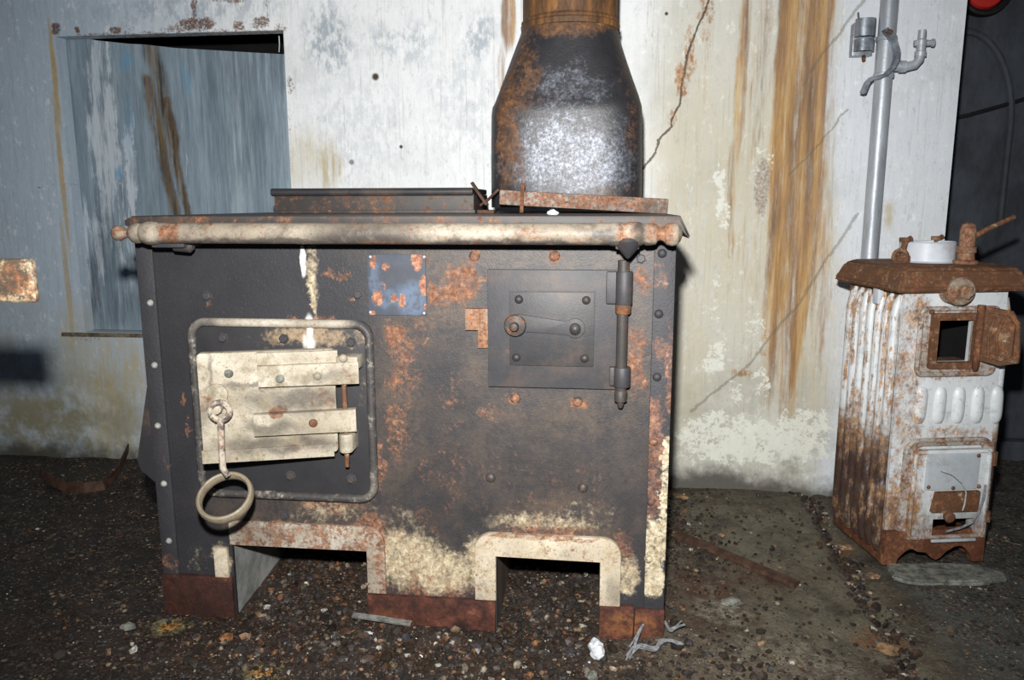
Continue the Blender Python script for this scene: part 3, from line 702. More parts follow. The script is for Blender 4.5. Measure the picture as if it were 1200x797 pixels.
# ================================================================== the range
xL, xR = -.9055, .1365
stove = thing('cooking_range', 'large sooty riveted iron range with rust patches, standing against the stained white wall', 'stove', ((xL+xR)/2, .36, 0))
oL0, oLz = X(272, 637); oL1 = X(430, 642)[0]
oR0, oRz = X(582, 650); oR1 = X(703, 652)[0]
ZT = .808
poly = [(xL, -.02), (oL0, -.02), (oL0, oLz), (oL1, oLz-.002), (oL1, -.02), (oR0, -.02), (oR0, oRz), (oR1, oRz-.002), (oR1, -.02), (xR, -.02), (xR, ZT), (xL, ZT)]
q = M(); q.prism(poly, 0, .008); q.build('front_panel', MT['front'], stove, smooth=0)
for sx_, nm in ((xL, 0), (xR-.008, 1)):
    q = M(); q.box(sx_, sx_+.008, .008, .72, -.02, ZT); q.build('side_panel', MT['irondark'], stove, smooth=0)
q = M(); q.box(xL+.008, xR-.008, .71, .72, -.02, ZT); q.build('back_panel', MT['irondark'], stove, smooth=0)
# corner irons and plinth
zp0 = X(500, 697)[1]
for nm, a, b in (('R', X(762, 450)[0], xR+.001), ('L', xL-.001, X(189, 400)[0])):
    q = M(); q.box(a, b, -.007, 0, zp0 if nm == 'R' else .07, ZT-.002, .0022)
    q.build('corner_strip', MT['strip'+nm], stove)
    q = None
for a, b, zt in ((xL-.002, oL0, .085), (oL1+.001, oR0-.001, zp0), (oR1+.001, X(742, 720)[0], zp0+.004), (X(743, 720)[0], xR+.002, zp0)):
    q = M(); q.box(a, b, -.011, 0, -.02, zt, .003)
    q.jitter(.003, 25); q.build('plinth', MT['plinth'], stove)
# a short pale post beside the left ash pit
a, b = X(252, 640), X(271, 682)
q = M(); q.box(a[0], b[0], -.009, 0, b[1], a[1], .002); q.build('jamb_strip', MT['arch'], stove)
# bent sheet flap on the left side
q = M(); q.prism([X(170, 455), X(159, 540), X(163, 552), X(190, 575), X(192, 455)], .006, .012, 0); q.build('bent_flap', MT['irondark'], stove, smooth=0)

# ash pits: metal tunnels open to the front
def tunnel(x0, x1, zt, mat, depth):
    q = M(); q.box(x0-.006, x0, .006, depth, -.02, zt+.006); q.box(x1, x1+.006, .006, depth, -.02, zt+.006)
    q.box(x0, x1, .006, depth, zt, zt+.006); q.box(x0, x1, depth-.006, depth, -.02, zt)
    return q.build('ash_pit_liner', mat, stove, smooth=0)
tunnel(oL0, oL1, oLz+.001, MT['ash'], .66)
tunnel(oR0, oR1, oRz+.001, MT['ashdark'], .66)
# frames round them
def arch_frame(outer, inner, y, mat):
    q = M(); q.prism(outer+inner[::-1], y, 0, .0025); return q.build('ash_pit_frame', mat, stove)
ax0, ax1 = X(557, 640)[0], X(728, 640)[0]; azt = X(640, 626)[1]; r_ = .036
def arc(cx, cz, a0, a1, r, n=8): return [(cx+r*math.cos(a0+(a1-a0)*i/n), cz+r*math.sin(a0+(a1-a0)*i/n)) for i in range(n+1)]
outer = [(ax0, zp0)]+arc(ax0+r_, azt-r_, PI, PI/2, r_)+arc(ax1-r_, azt-r_, PI/2, 0, r_)+[(ax1, zp0)]
inner = [(oR0-.0005, zp0), (oR0-.0005, oRz), (oR1+.0005, oRz-.002), (oR1+.0005, zp0)]
arch_frame(outer, inner, -.01, MT['arch'])
bx0, bx1 = oL0-.002, X(452, 660)[0]; bzt = X(350, 613)[1]
MT['archl'] = creamrust('rusted_cream_arch', .8, 0, extra=[(350, 622, 90, 10, .75), (440, 628, 16, 30, .7), (300, 618, 40, 8, .5)], soot_shade=[(300, 622, 40, 14, .5)])
outer = [(bx0, oLz), (bx0, bzt)]+arc(bx1-r_, bzt-r_, PI/2, 0, r_)+[(bx1, zp0)]
inner = [(oL1+.0005, zp0), (oL1+.0005, oLz)]
q = M(); q.prism(outer+inner, -.007, 0, .002); q.build('ash_pit_frame', MT['archl'], stove)

# top plate
q = M(); q.prism([(xL+.012, .808), (xR+.004, .808), (xR+.02, .792), (xR+.022, .797), (xR+.004, .832), (xL+.012, .832), (xL-.004, .824), (xL-.004, .814)], -.03, .735, .004, seg=2)
q.b.verts.ensure_lookup_table()
q.build('top_plate', MT['ironrust'], stove)
# raised hob rim at the back of the top
a, b = U(318, 221, .36), U(557, 221, .36)
zb = .832
q = M(); q.box(a.x+.004, b.x-.004, .362, .58, zb, a.z-.014, .003); q.box(a.x+.01, b.x, .352, .585, zb, zb+.008, .002)
q.build('hob_rim', MT['ironrust'], stove)
q = M(); q.tube([(a.x, .362, a.z-.009), (b.x-.006, .362, a.z-.009)], .0095, 12); q.box(a.x, b.x-.006, .364, .585, a.z-.0135, a.z-.001, .003)
q.build('hob_lid', MT['irondark'], stove)

# handrail with turned ends
rz, ry, rrad = .801, -.074, .019
RX0, RX1 = U(131, 272, ry).x, U(800, 274, ry).x
q = M(); q.tube([(RX0+.075, ry, rz), (RX1-.075, ry, rz)], rrad, 24)
rail = q.build('hand_rail', MT['rail'], stove)
fin = [(0, .002), (.003, .009), (.009, .0135), (.016, .0145), (.023, .011), (.029, .0085), (.034, .0085), (.038, .013), (.043, .0175), (.05, .0195), (.057, .018), (.06, .0165), (.064, .019), (.072, .0215), (.082, .022), (.09, .0205), (.093, .0195)]
finr = [(0, .002), (.003, .011), (.009, .0185), (.018, .0205), (.027, .018), (.033, .012), (.038, .0105), (.042, .0125), (.045, .0175), (.052, .019), (.062, .0195), (.066, .0175), (.069, .019), (.076, .0215), (.09, .0215), (.096, .0195), (.10, .018), (.104, .0205), (.118, .0205), (.124, .0195)]
q = M(); q.lathe(fin, (RX0, ry, rz), (1, 0, 0), 24); q.build('finial', MT['rail'], rail)
q = M(); q.lathe(finr, (RX1, ry, rz), (-1, 0, 0), 24); q.build('finial', MT['rail'], rail)
for px, w, nm in ((212, .034, 0), (735, .022, 1)):
    c = U(px, 288, -.03).x
    q = M(); q.lathe([(0, .021), (.006, .024), (.012, .021), (.02, .016), (.032, .006), (.036, .002)] if nm else [(0, .016), (.014, .018), (.02, .012), (.022, .004)], (c, ry if nm else ry+.03, rz-.006), (0, 0, -1), 16)
    q.box(c-w, c+w*.9, ry, -.001, rz-.027, rz-.014, .004)
    if nm == 0: q.lathe([(0, .011), (.03, .012), (.036, .006)], (c, -.05, rz-.024), (1, 0, -.05), 12)
    q.build('rail_bracket', MT['irondark'] if nm else MT['iron'], stove)

# rivets
rv = dome_mesh('rivet', MT['iron'], .0088, .006)
rvp = dome_mesh('rivet', MT['stripR'], .0085, .0065)
rvw = dome_mesh('rivet', simple('bright_rivet_metal', '84837f', 'b4b2ac', 60, .5, spec=.5), .0068, .006)
def facepts(l, y): return [(U(px, py, y), (0, 0, 0)) for px, py in l]
stampcopies('rivet', rvw, facepts([(176, 355), (181, 428), (185, 499), (192, 567), (198, 634)], -.007), stove)
stampcopies('rivet', rvp, facepts([(776, 297), (772, 368), (770, 442), (766, 518), (763, 588), (760, 655)], -.007), stove)
stampcopies('rivet', rvp, [((xR+.0, .04, z), (0, 0, PI/2)) for z in (.74, .62, .505, .39, .27, .155)], stove)
hx = hex_mesh('bolt', MT['iron'], .0085, .007)
stampcopies('bolt', hx, facepts([(243, 347), (420, 345), (751, 303), (334, 604)], 0), stove)
hr = dome_mesh('bolt', MT['front'], .0105, .006, 8)
stampcopies('bolt', hr, facepts([(556, 300), (650, 300), (604, 467), (677, 471), (575, 560), (683, 572)], 0), stove)
for px, py in ((340, 400),): pass

# enamel name plate (all lettering gone)
a, b = X(430, 298, -.003), X(500, 370, -.003)
q = M(); q.box(a[0], b[0], -.004, 0, b[1], a[1], .001); np_ = q.build('name_plate', MT['nameplate'], stove)
sc_ = dome_mesh('screw', MT['whitestone'], .0026, .002, 8)
stampcopies('screw', sc_, facepts([(434, 301), (497, 301), (434, 366), (497, 367)], -.004), np_)

# ---- fire door: bead frame, heavy ajar door on a pin, eye, rod and ring
a, b = X(238, 578), X(437, 376)
fx0, fx1, fz0, fz1 = a[0], b[0], a[1], b[1]
q = M(); q.prism(rr(fx0, fx1, fz0, fz1, .03), -.006, 0, .002)
def framemat():
    q = Mat('sooty_frame_with_limescale')
    c = q.mix(q.noise(18, 6, .7), rgb('242427'), rgb('3b3a3c'))
    n = q.math('ADD', q.mul(q.noise(40, 6, .75), .5), q.mul(q.noise(130, 6, .78), .5))
    e = q.pp(q.warp(24, .02), [(360, 394, 60, 14, .8), (415, 398, 20, 14, .6), (300, 400, 40, 10, .4), (425, 450, 8, 40, .4)], -.006, .6)
    c = q.mix(q.mul(q.ss(q.math('ADD', e, q.mul(q.math('SUBTRACT', n, .5), 2.6)), .4, 1.0), q.ss(e, .02, .3)), c, q.mix(n, rgb('5d4a3b'), rgb('b09a7c')))
    wd = q.pp(q.warp(60, .004), [(363, 386, 3, 14), (364, 403, 5, 9, .7), (358, 400, 3, 8, .5)], -.006, .7); c = q.mix(wd, c, rgb('efece6'))
    q.bump(n, .0012, .5); return q.done(c, .55, 0, .4)
ff = q.build('fire_door_frame', framemat(), stove)
MT['bead'] = iron('worn_bead_iron', '57554f', '38363a', .3, .0, rough=.42)
MT['beadt'] = creamrust('scaled_bead', .4, 0, dark=[(236, 480, 24, 130), (438, 470, 24, 130), (340, 580, 140, 26), (246, 388, 16, 22, .8), (428, 392, 18, 24, 1)])
q = M(); q.tube([(x, -.009, z) for x, z in rr(fx0+.006, fx1-.006, fz0+.006, fz1-.006, .03, 8)], .0085, 12, closed=True)
q.build('bead', MT['beadt'], ff)
hb = hex_mesh('bolt', MT['iron'], .0085, .008)
stampcopies('bolt', hb, facepts([(262, 396), (333, 397), (412, 401), (341, 557), (412, 561)], -.006), ff)
hp = U(405, 480, -.034)
al = math.radians(17)
dp = Plane(hp, (math.cos(al), math.sin(al), 0))
tl, tr_, br, bl = [dp.at(*p) for p in ((235, 407), (397, 416), (392, 535), (232, 534))]
DX0 = (tl[0]+bl[0])/2; DX1 = (tr_[0]+br[0])/2
zt, zb_ = (tl[1]+tr_[1])/2, (bl[1]+br[1])/2
q = M(); q.prism(rr(DX0, DX1, zb_, zt, .008, 4), 0, .016, .003)
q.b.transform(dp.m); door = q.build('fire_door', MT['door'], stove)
def on_door(name, mat, pxy0, pxy1, c0, c1, bev=.002, taper=0):
    a, b = dp.at(*pxy0, out=c1), dp.at(*pxy1, out=c1)
    q = M(); z1_, z0_ = max(a[1], b[1]), min(a[1], b[1])
    q.prism([(a[0], z0_+taper), (b[0], z0_), (b[0], z1_), (a[0], z1_-taper)], -c1, -c0, bev)
    q.b.transform(dp.m); return q.build(name, mat, door)
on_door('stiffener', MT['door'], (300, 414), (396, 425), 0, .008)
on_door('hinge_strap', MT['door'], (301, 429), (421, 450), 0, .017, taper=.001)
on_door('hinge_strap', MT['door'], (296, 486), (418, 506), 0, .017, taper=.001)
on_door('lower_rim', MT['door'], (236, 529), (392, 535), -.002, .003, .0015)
hc = Vector((hp.x, hp.y-.004, 0))
def pinpt(py): return Vector((hc.x, hc.y, U(405, py, hc.y).z))
q = M(); q.tube([pinpt(420), pinpt(541)], .005, 12); q.lathe([(0, .0045), (.012, .004), (.013, .002)], pinpt(540), (0, 0, -1), 10); q.lathe([(0, .009), (.006, .009), (.008, .006)], pinpt(421), (0, 0, 1), 12)
q.build('hinge_pin', MT['brownrust'], door)
for p0, p1, nm in ((417, 433, 0), (508, 529, 1)):
    z1_, z0_ = pinpt(p0).z, pinpt(p1).z
    q = M(); q.lathe([(0, .0125), (.002, .0135), (z1_-z0_-.002, .0135), (z1_-z0_, .0125)], (hc.x, hc.y, z0_), (0, 0, 1), 16)
    q.box(hc.x-.002, hc.x+(.03 if nm == 0 else .014), hc.y-.005, -.002, z0_+.001, z1_-.001, .003)
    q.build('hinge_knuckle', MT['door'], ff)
rvd = dome_mesh('rivet', MT['slab'], .0085, .006); rvd2 = dome_mesh('rivet', MT['brownrust'], .0085, .006)
rot = (0, 0, al)
stampcopies('rivet', rvd, [(dp.W(268, 438), rot), (dp.W(328, 444, .017), rot)], door)
stampcopies('rivet', rvd2, [(dp.W(367, 496, .017), rot)], door)
rvd3 = dome_mesh('rivet', MT['door'], .008, .005)
stampcopies('rivet', rvd3, [(dp.W(372, 441, .017), rot), (dp.W(402, 420, .02), rot)], door)
# eye boss
bc = dp.W(256, 476)
q = M(); q.lathe([(0, .021), (.003, .021), (.006, .017), (.007, .011), (.02, .0105), (.026, .009), (.028, .004)], bc, dp.c, 20)
q.lathe([(0, .021), (.004, .02), (.005, .012)], dp.W(254, 462), dp.c, 16)
q.build('latch_boss', MT['door'], door)
ec = dp.W(258, 482, .024)
q = M(); q.tube([ec+dp.a*(.0165*math.cos(k*PI/12))+Vector((0, 0, 1))*(.0165*math.sin(k*PI/12)) for k in range(24)], .0062, 10, closed=True)
rdn = U(264, 556, ec.y-.02)
q.tube([ec+Vector((0, 0, -.014)), ec*.5+rdn*.5+Vector((-.001, -.004, 0)), rdn+Vector((-.004, 0, .012)), rdn+Vector((.003, .004, -.004))], [.007, .0062, .0062, .006], 10)
q.build('latch_rod', MT['rustbar'], door)
rc = U(264, 583, rdn.y-.006)
tn = Vector((0.05, -.62, .78)).normalized(); e1 = Vector((1, 0, 0)); e1 = (e1-tn*e1.dot(tn)).normalized(); e2 = tn.cross(e1)
q = M(); q.tube([rc+e1*math.cos(2*PI*k/48)*.047+e2*math.sin(2*PI*k/48)*.047 for k in range(48)], .0052, 10, closed=True, flat=(tn, .011))
q.build('latch_ring', creamrust('handled_iron_ring', .2, -.1, hi='a39882', lo='6f6555'), door)

# ---- damper door, upper right
a, b = X(572, 453, -.012), X(730, 317, -.012)
q = M(); q.box(a[0], b[0], -.012, 0, a[1], b[1], .0015); dd_ = q.build('damper_door', MT['iron'], stove)
q = M(); a2 = X(572, 409, -.013); q.box(a[0]+.0, X(597, 400, -.013)[0], -.0135, -.0118, a2[1]-.0008, a2[1]+.0008); q.build('seam', MT['irondark'], dd_)
a, b = X(597, 428, -.016), X(697, 343, -.016)
q = M(); q.box(a[0]-.0025, b[0]+.0025, -.0122, -.0118, a[1]-.0025, b[1]+.0025); q.box(a[0], b[0], -.0165, -.0118, a[1], b[1], .001)
q.build('damper_plate', MT['irondark'], dd_)
dv = dome_mesh('rivet', MT['irondark'], .0082, .006)
stampcopies('rivet', dv, facepts([(608, 351), (687, 352), (605, 419), (685, 420)], -.0165), dd_)
def arcp(cx, cz, r, a0, a1, n=14): return [(cx+r*math.cos(a0+(a1-a0)*i/n), cz+r*math.sin(a0+(a1-a0)*i/n)) for i in range(n+1)]
k0, k1 = X(604, 381, -.02), X(674, 385, -.02)
q = M(); q.prism([(k0[0], k0[1]+.021)]+[(k1[0]-.012, k1[1]+.012)]+arcp(k1[0], k1[1], .0185, PI*.78, -PI*.78)+[(k1[0]-.012, k1[1]-.012), (k0[0], k0[1]-.012)], -.021, -.016, .0012)
q.build('damper_lever', MT['iron'], dd_)
q = M(); q.lathe([(0, .02), (.004, .021), (.009, .019), (.011, .012), (.012, .008), (.022, .0085), (.027, .007), (.029, .002)], (k0[0], -.021, k0[1]), (0, -1, 0), 20); q.build('knob', MT['ironrust'], dd_)
q = M(); q.lathe([(0, .0105), (.008, .0105), (.012, .006), (.013, .001)], (k1[0], -.021, k1[1]), (0, -1, 0), 16); q.build('pivot_nut', MT['irondark'], dd_)
# hinge rod with sleeves, turned end
hxp = U(729, 390, -.022).x
def hz(py): return U(729, py, -.022).z
q = M(); q.lathe([(0, .004), (.006, .0065), (.012, .0065), (.013, .0115), (.03, .0125), (.034, .010), (.036, .0105), (hz(305)-hz(478), .0105)], (hxp, -.022, hz(478)), (0, 0, 1), 18)
q.build('hinge_rod', MT['ironrust'], stove)
for p0, p1, w in ((318, 357, .034), (430, 453, .024)):
    q = M(); z1_, z0_ = hz(p0), hz(p1)
    q.lathe([(0, .0145), (.002, .0155), (z1_-z0_-.002, .0155), (z1_-z0_, .0145)], (hxp+.002, -.022, z0_), (0, 0, 1), 18)
    q.box(hxp-w*.9, hxp+.002, -.024, -.010, z0_+.001, z1_-.001, .003)
    q.build('hinge_sleeve', MT['iron'], dd_)
q = M(); z1_, z0_ = hz(357), hz(368); q.lathe([(0, .0125), (.003, .0145), (z1_-z0_, .0145)], (hxp+.001, -.022, z0_), (0, 0, 1), 16); q.build('collar', MT['brownrust'], dd_)
a, b = X(545, 387, -.014), X(562, 362, -.014)
q = M(); q.box(a[0], b[0], -.014, 0, a[1], b[1], .0015)
a, b = X(560, 408, -.01), X(573, 362, -.01); q.box(a[0], b[0], -.01, 0, a[1], b[1], .0015)
q.build('latch_keeper', creamrust('keeper_rust', .75, 0, hi='a08068', lo='6d5240'), stove)

# ================================================================== flue hood on the range
hy = .52; hd = .155
def hx_(px, py): return U(px, py, hy)
hl, hrp = hx_(580, 225).x, hx_(751, 225).x
hcx = (hl+hrp)/2
hood = thing('flue_hood', 'tall bottle-shaped sooty flue hood standing on the range top', 'flue hood', (hcx, hy, .83))
def sect(z, wl, wr, d, n_, ex):
    cx = (wl+wr)/2; w = (wr-wl)/2; out = []
    for k in range(n_):
        a = 2*PI*k/n_; c, s_ = math.cos(a), math.sin(a)
        out.append(Vector((cx+w*abs(c)**(2/ex)*(1 if c >= 0 else -1), hy+d*abs(s_)**(2/ex)*(1 if s_ >= 0 else -1), z)))
    return out
def loft(q, rows):
    t = bmesh.new(); R_ = [[t.verts.new(p) for p in r] for r in rows]; n_ = len(rows[0])
    for a, b in zip(R_, R_[1:]):
        for k in range(n_): t.faces.new((a[k], a[(k+1) % n_], b[(k+1) % n_], b[k]))
    t.faces.new(R_[0][::-1]); t.faces.new(R_[-1]); bmesh.ops.recalc_face_normals(t, faces=t.faces)
    return q._in(t)
rows = []
for py, pl_, pr_, d, ex in ((243, 580, 751, .155, 4.2), (190, 579.5, 751.5, .157, 4.2), (140, 580, 751.5, .157, 4.2), (131, 581, 751, .156, 4.1), (127, 583, 750, .152, 4.0), (118, 586, 747.5, .147, 3.8), (100, 592, 741.5, .138, 3.4), (80, 598.5, 735, .128, 3), (60, 605, 729, .119, 2.6), (45, 610, 725.5, .113, 2.3), (34, 613, 723, .109, 2.1)):
    p, r_2 = hx_(pl_, py), hx_(pr_, py); rows.append(sect(max(.832, p.z), p.x, r_2.x, d, 72, ex))
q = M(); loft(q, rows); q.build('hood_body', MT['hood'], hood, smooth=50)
p, r_2 = hx_(613, 36), hx_(724, 36); nr = (r_2.x-p.x)/2; ncx = (p.x+r_2.x)/2
q = M(); q.lathe([(0, nr*1.0), (.001, nr*1.035), (.012, nr*1.045), (.016, nr*1.02), (.02, nr*1.035), (.026, nr*1.0)], (ncx, hy, p.z-.008), (0, 0, 1), 56); q.build('collar_seam', MT['fluepipe'], hood)
q = M(); q.lathe([(0, nr*1.0), (1.05, nr*.985)], (ncx, hy, p.z), (0, 0, 1), 56); q.build('flue_pipe', MT['fluepipe'], hood)

# loose things on the range top
a, b = U(585, 231, .30), U(783, 242, .30)
c = (a+b)/2; L = (b-a).length
bp = Plane((c.x, .30, c.z), (b.x-a.x, 0, b.z-a.z), (-(b.z-a.z), 0, b.x-a.x))
q = M(); q.box(-L/2, L/2, 0, .034, -.0165, .0165, .003); q.b.transform(bp.m)
q.jitter(.0015, 30)
flat = q.build('iron_bar', creamrust('scaled_bar', .85, .3, hi='a5a29d', lo='4a4744', extra=[(600, 232, 14, 8, .8), (690, 236, 10, 12, .8), (735, 236, 40, 6, .8), (775, 242, 8, 12, .5)], soot_shade=[(765, 244, 20, 10, .9), (700, 246, 30, 5, .7)]), loc=(c.x, .30, .83), label='flat rust and white flaked iron bar lying across the foot of the flue hood')
tag(flat, cat='iron bar')
cl = U(612, 228, .294)
q = M(); q.strip([(cl.x+.002, .293, cl.z+.025), (cl.x, .290, cl.z), (cl.x-.001, .288, .834)], (1, 0, 0), .008, .003)
o = q.build('rusty_clip', MT['rust'], loc=(cl.x, .29, .83)); tag(o, 'small upright rusty clip against the left end of the flat bar', 'clip')
q = M()
p = [U(x, y, .33) for x, y in ((553, 214), (561, 226), (571, 240))]; q.strip(p, (0, 1, 0), .02, .006)
p = [U(x, y, .34) for x, y in ((563, 241), (572, 234), (585, 222))]; q.strip(p, (0, 1, 0), .018, .005)
q.box(U(560, 240, .33).x, U(580, 240, .33).x, .315, .36, .832, .84, .002)
o = q.build('bent_bracket', MT['strawrust'], loc=(U(568, 240, .33).x, .33, .83)); tag(o, 'small dark V-shaped bent bracket on the range top left of the flue hood', 'bracket')
w_ = G(648, 252, .832)
q = M(); q.blob((w_.x, w_.y, .836), (.009, .007, .006), 2, .35, 3); q.blob((w_.x-.006, w_.y+.003, .836), (.006, .005, .005), 2, .35, 5)
o = q.build('plaster_crumb', MT['whitestone'], loc=(w_.x, w_.y, .83)); tag(o, 'small white plaster crumb on the front edge of the range top', 'plaster crumb')

# ================================================================== boarded hatch in the wall
YB = D+.048
bt = [X(*p, YB) for p in ((50, 36), (88, 42), (112, 47), (150, 51), (170, 52), (205, 56), (240, 58), (290, 61), (345, 64))]
bb = [(bt[-1][0], HZ0-.0), (bt[0][0], HZ0-.0)]
q = M(); q.prism(bt+bb, YB, YB+.03, .002)
o = q.build('hatch_board', MT['board'], loc=((bt[0][0]+bt[-1][0])/2, YB, HZ0)); tag(o, 'blue-grey weathered board with a split brown streak, closing the wall opening', 'board')
# sill lip
a, b = X(80, 392, D), X(170, 392, D)
q = M(); q.box(a[0]-.02, HX1, D-.006, D+.12, HZ0-.014, HZ0-.001, .004); q.jitter(.003, 20)
struct(q.build('trim_2', simple('grimy_sill', '4e4234', '8b8272', 30, .8), loc=(a[0], D, HZ0)))
# thin white wire hanging in the gap
p = [U(327, 42, D+.04), U(327.5, 52, D+.05), U(327, 61, D+.05)]
q = M(); q.tube(p, .0016, 6); o = q.build('white_wire', MT['whitestone'], loc=p[0]); tag(o, 'short white wire end hanging in the top right corner of the wall opening', 'wire')

# ================================================================== pipe, tap and clamp on the wall
YP = D-.055
pb, pt = U(1018, 300, YP), U(1045.5, -30, YP)
pr = .0235
pxm = (pb.x+pt.x)/2
pipe = thing('wall_pipe', 'upright grey pipe on the white wall above the small heater', 'pipe', (pxm, YP, 0))
q = M(); q.tube([(pxm, YP, .56), (pxm, YP, 2.2)], pr*.93, 24); q.build('pipe_run', MT['pipe'], pipe)
z1_, z0_ = U(1038, 42, YP).z, U(1034, 92, YP).z
q = M(); q.lathe([(0, pr*.95), (.002, pr*1.08), (.012, pr*1.1), (.014, pr*1.0), (z1_-z0_-.014, pr*1.0), (z1_-z0_-.012, pr*1.12), (z1_-z0_-.002, pr*1.1), (z1_-z0_, pr*.95)], (pxm, YP, z0_), (0, 0, 1), 24)
q.build('tee_fitting', MT['pipe'], pipe)
tz = U(1056, 78, YP).z
e0 = Vector((pxm, YP, tz)); tx = U(1078, 70, YP).x
q = M(); q.tube([e0, (tx-.03, YP, tz), (tx-.012, YP, tz+.004), (tx-.002, YP, tz+.016), (tx, YP, tz+.032), (tx, YP, tz+.06)], [.0115]*6, 14)
q.lathe([(0, .015), (.016, .015), (.018, .012)], (tx-.05, YP, tz), (1, 0, 0), 14); q.lathe([(0, .0145), (.012, .0145), (.014, .0115)], (tx, YP, tz+.024), (0, 0, 1), 14)
tap = q.build('branch_elbow', MT['pipe'], pipe)
q = M(); q.lathe([(0, .014), (.014, .014), (.018, .01), (.04, .01)], (tx, YP, tz+.05), (0, 0, 1), 12); q.tube([(tx-.018, YP, tz+.058), (tx+.03, YP, tz+.058)], .0075, 10); q.lathe([(0, .010), (.006, .010)], (tx+.026, YP, tz+.058), (1, 0, 0), 8)
q.build('tap', MT['pipe'], tap)
# open clamp hanging at the pipe
clamp = thing('pipe_clamp', 'open zinc pipe clamp with a hooked half strap, beside the upright pipe', 'clamp', U(1030, 60, D-.02))
YC = YP-.035
pts = [U(x, y, YC) for x, y in ((1034, 28), (1036, 38), (1040, 42))]
hoop = [U(x, y, YC) for x, y in ((1037, 34), (1042, 42), (1048, 50), (1051, 60), (1050.5, 70), (1046, 79), (1038, 87), (1029, 91), (1020, 92.5), (1016, 97), (1011, 109))]
q = M(); q.strip(hoop, (0, 1, 0), .026, .009); q.build('half_strap', MT['zinc'], clamp)
q = M(); a, b = X(1005, 42, D-.06), X(1029, 13, D-.06)
q.strip([Vector((a[0], D-.05, b[1])), Vector((a[0]+.002, D-.062, a[1]+.018)), Vector((a[0]+.004, D-.066, a[1]))], (1, 0, 0), .004, .004)
up = [Vector((a[0]+.022+.024*math.cos(t_), D-.045-.02*math.sin(t_), 0)) for t_ in [PI*1.0-PI*i/10 for i in range(11)]]
for zz_, h_ in ((a[1]+.022, .045), (a[1]-.022, .03)):
    q.strip([p+Vector((0, 0, zz_)) for p in up], (0, 0, 1), h_, .004)
q.box(a[0]-.002, a[0]+.05, D-.03, D-.0, a[1]-.045, a[1]+.04, .003)
q.build('saddle', MT['zinc'], clamp)
q = M(); q.tube([U(1040, 36, YC-.016), U(1045, 38, YC-.016)], .006, 8); q.build('clamp_screw', MT['brownrust'], clamp)
q = M(); q.tube([U(1012, 64, D-.02), U(1012, 70, D-.04)], .005, 8); q.build('clamp_screw', MT['brownrust'], clamp)

# ================================================================== small enamelled boiler at the right
O = G(1033, 660)
yaw = math.radians(11)
hp_ = Plane((O.x, O.y, 0), (math.cos(yaw), math.sin(yaw), 0))
def HA(px, py, out=0.0): return hp_.at(px, py, out)
HW = HA(1153, 600)[0]; BZ = HA(1060, 336)[1]; HD = .24
boil = thing('boiler', 'small rusted white enamelled boiler with open doors at the right of the wall', 'boiler', hp_.w(HW/2, 0)+Vector((-sn(yaw)*HD/2, cs(yaw)*HD/2, 0)))
def hb_build(q, name, mat, parent=boil, **k):
    q.b.transform(hp_.m); return q.build(name, mat, parent, **k)
u0, u1 = HA(1092, 424), HA(1139, 374)
l0, l1 = HA(1086, 628), HA(1136, 604)
q = M(); plate_with_holes(q, 0, HW, .075, BZ, 0, .01, [(u0[0], u1[0], u0[1], u1[1]), (l0[0], l1[0], l0[1], l1[1])])
hb_build(q, 'front_panel', MT['enamel'], smooth=0)
q = M(); q.box(.0, .012, .01, HD, .03, BZ); q.box(HW-.012, HW, .01, HD, .03, BZ); q.box(.012, HW-.012, HD-.01, HD, .03, BZ); q.box(.012, HW-.012, .012, HD-.01, .30, .306)
hb_build(q, 'casing', iron('rust_stained_casing', '8a6a45', '4a2d18', .5, .3, rough=.8, scale=26, creamc='b9b4aa'), smooth=0)
q = M(); q.box(.014, .017, .012, HD-.012, .07, BZ-.01); q.box(HW-.017, HW-.014, .012, HD-.012, .07, BZ-.01); q.box(.017, HW-.017, .012, HD-.03, BZ-.02, BZ-.01); q.box(.014, HW-.014, .012, .02, .28, .30); q.box(.014, HW-.014, HD-.03, HD-.012, .07, BZ-.01); hb_build(q, 'firebox_back', MT['niche'], smooth=0)
# upright ribs down the left side
for k in range(7):
    y = .016+k*.0325; q = M()
    q.tube([hp_.m.inverted() @ (hp_.m @ Vector(p)) for p in ((-.004, y, .03), (-.010, y, .06), (-.010, y, BZ-.07), (-.004, y, BZ-.035), (.004, y, BZ-.02))], [.009, .011, .011, .010, .006], 12)
    hb_build(q, 'rib', MT['enamelside'])
for k in range(7):
    y = .016+k*.0325; q = M(); q.tube([(HW+.004, y, .03), (HW+.010, y, .06), (HW+.010, y, BZ-.07), (HW+.004, y, BZ-.03)], [.010, .0125, .0125, .010], 12)
    hb_build(q, 'rib', MT['enamelside'])
# top plate: rusty, sloping brim
z0_ = BZ-.004; t0 = HA(1060, 318, .03)[1]
q = M(); t = bmesh.new()
def ringz(ins, z): return [t.verts.new(p) for p in ((-.032+ins, -.03+ins, z), (HW+.03-ins, -.03+ins, z), (HW+.03-ins, HD+.02-ins, z), (-.032+ins, HD+.02-ins, z))]
L_ = [ringz(.0, z0_-.006), ringz(-.003, z0_+.004), ringz(.002, z0_+.012), ringz(.014, z0_+.042), ringz(.03, z0_+.05)]
for a, b in zip(L_, L_[1:]):
    for k in range(4): t.faces.new((a[k], a[(k+1) % 4], b[(k+1) % 4], b[k]))
t.faces.new(L_[0][::-1]); t.faces.new(L_[-1]); bmesh.ops.recalc_face_normals(t, faces=t.faces)
bmesh.ops.bevel(t, geom=t.edges[:], offset=.004, segments=2, affect='EDGES'); q._in(t); q.jitter(.003, 30)
hb_build(q, 'top_plate', MT['brownrust'])
ZTOP = z0_+.05
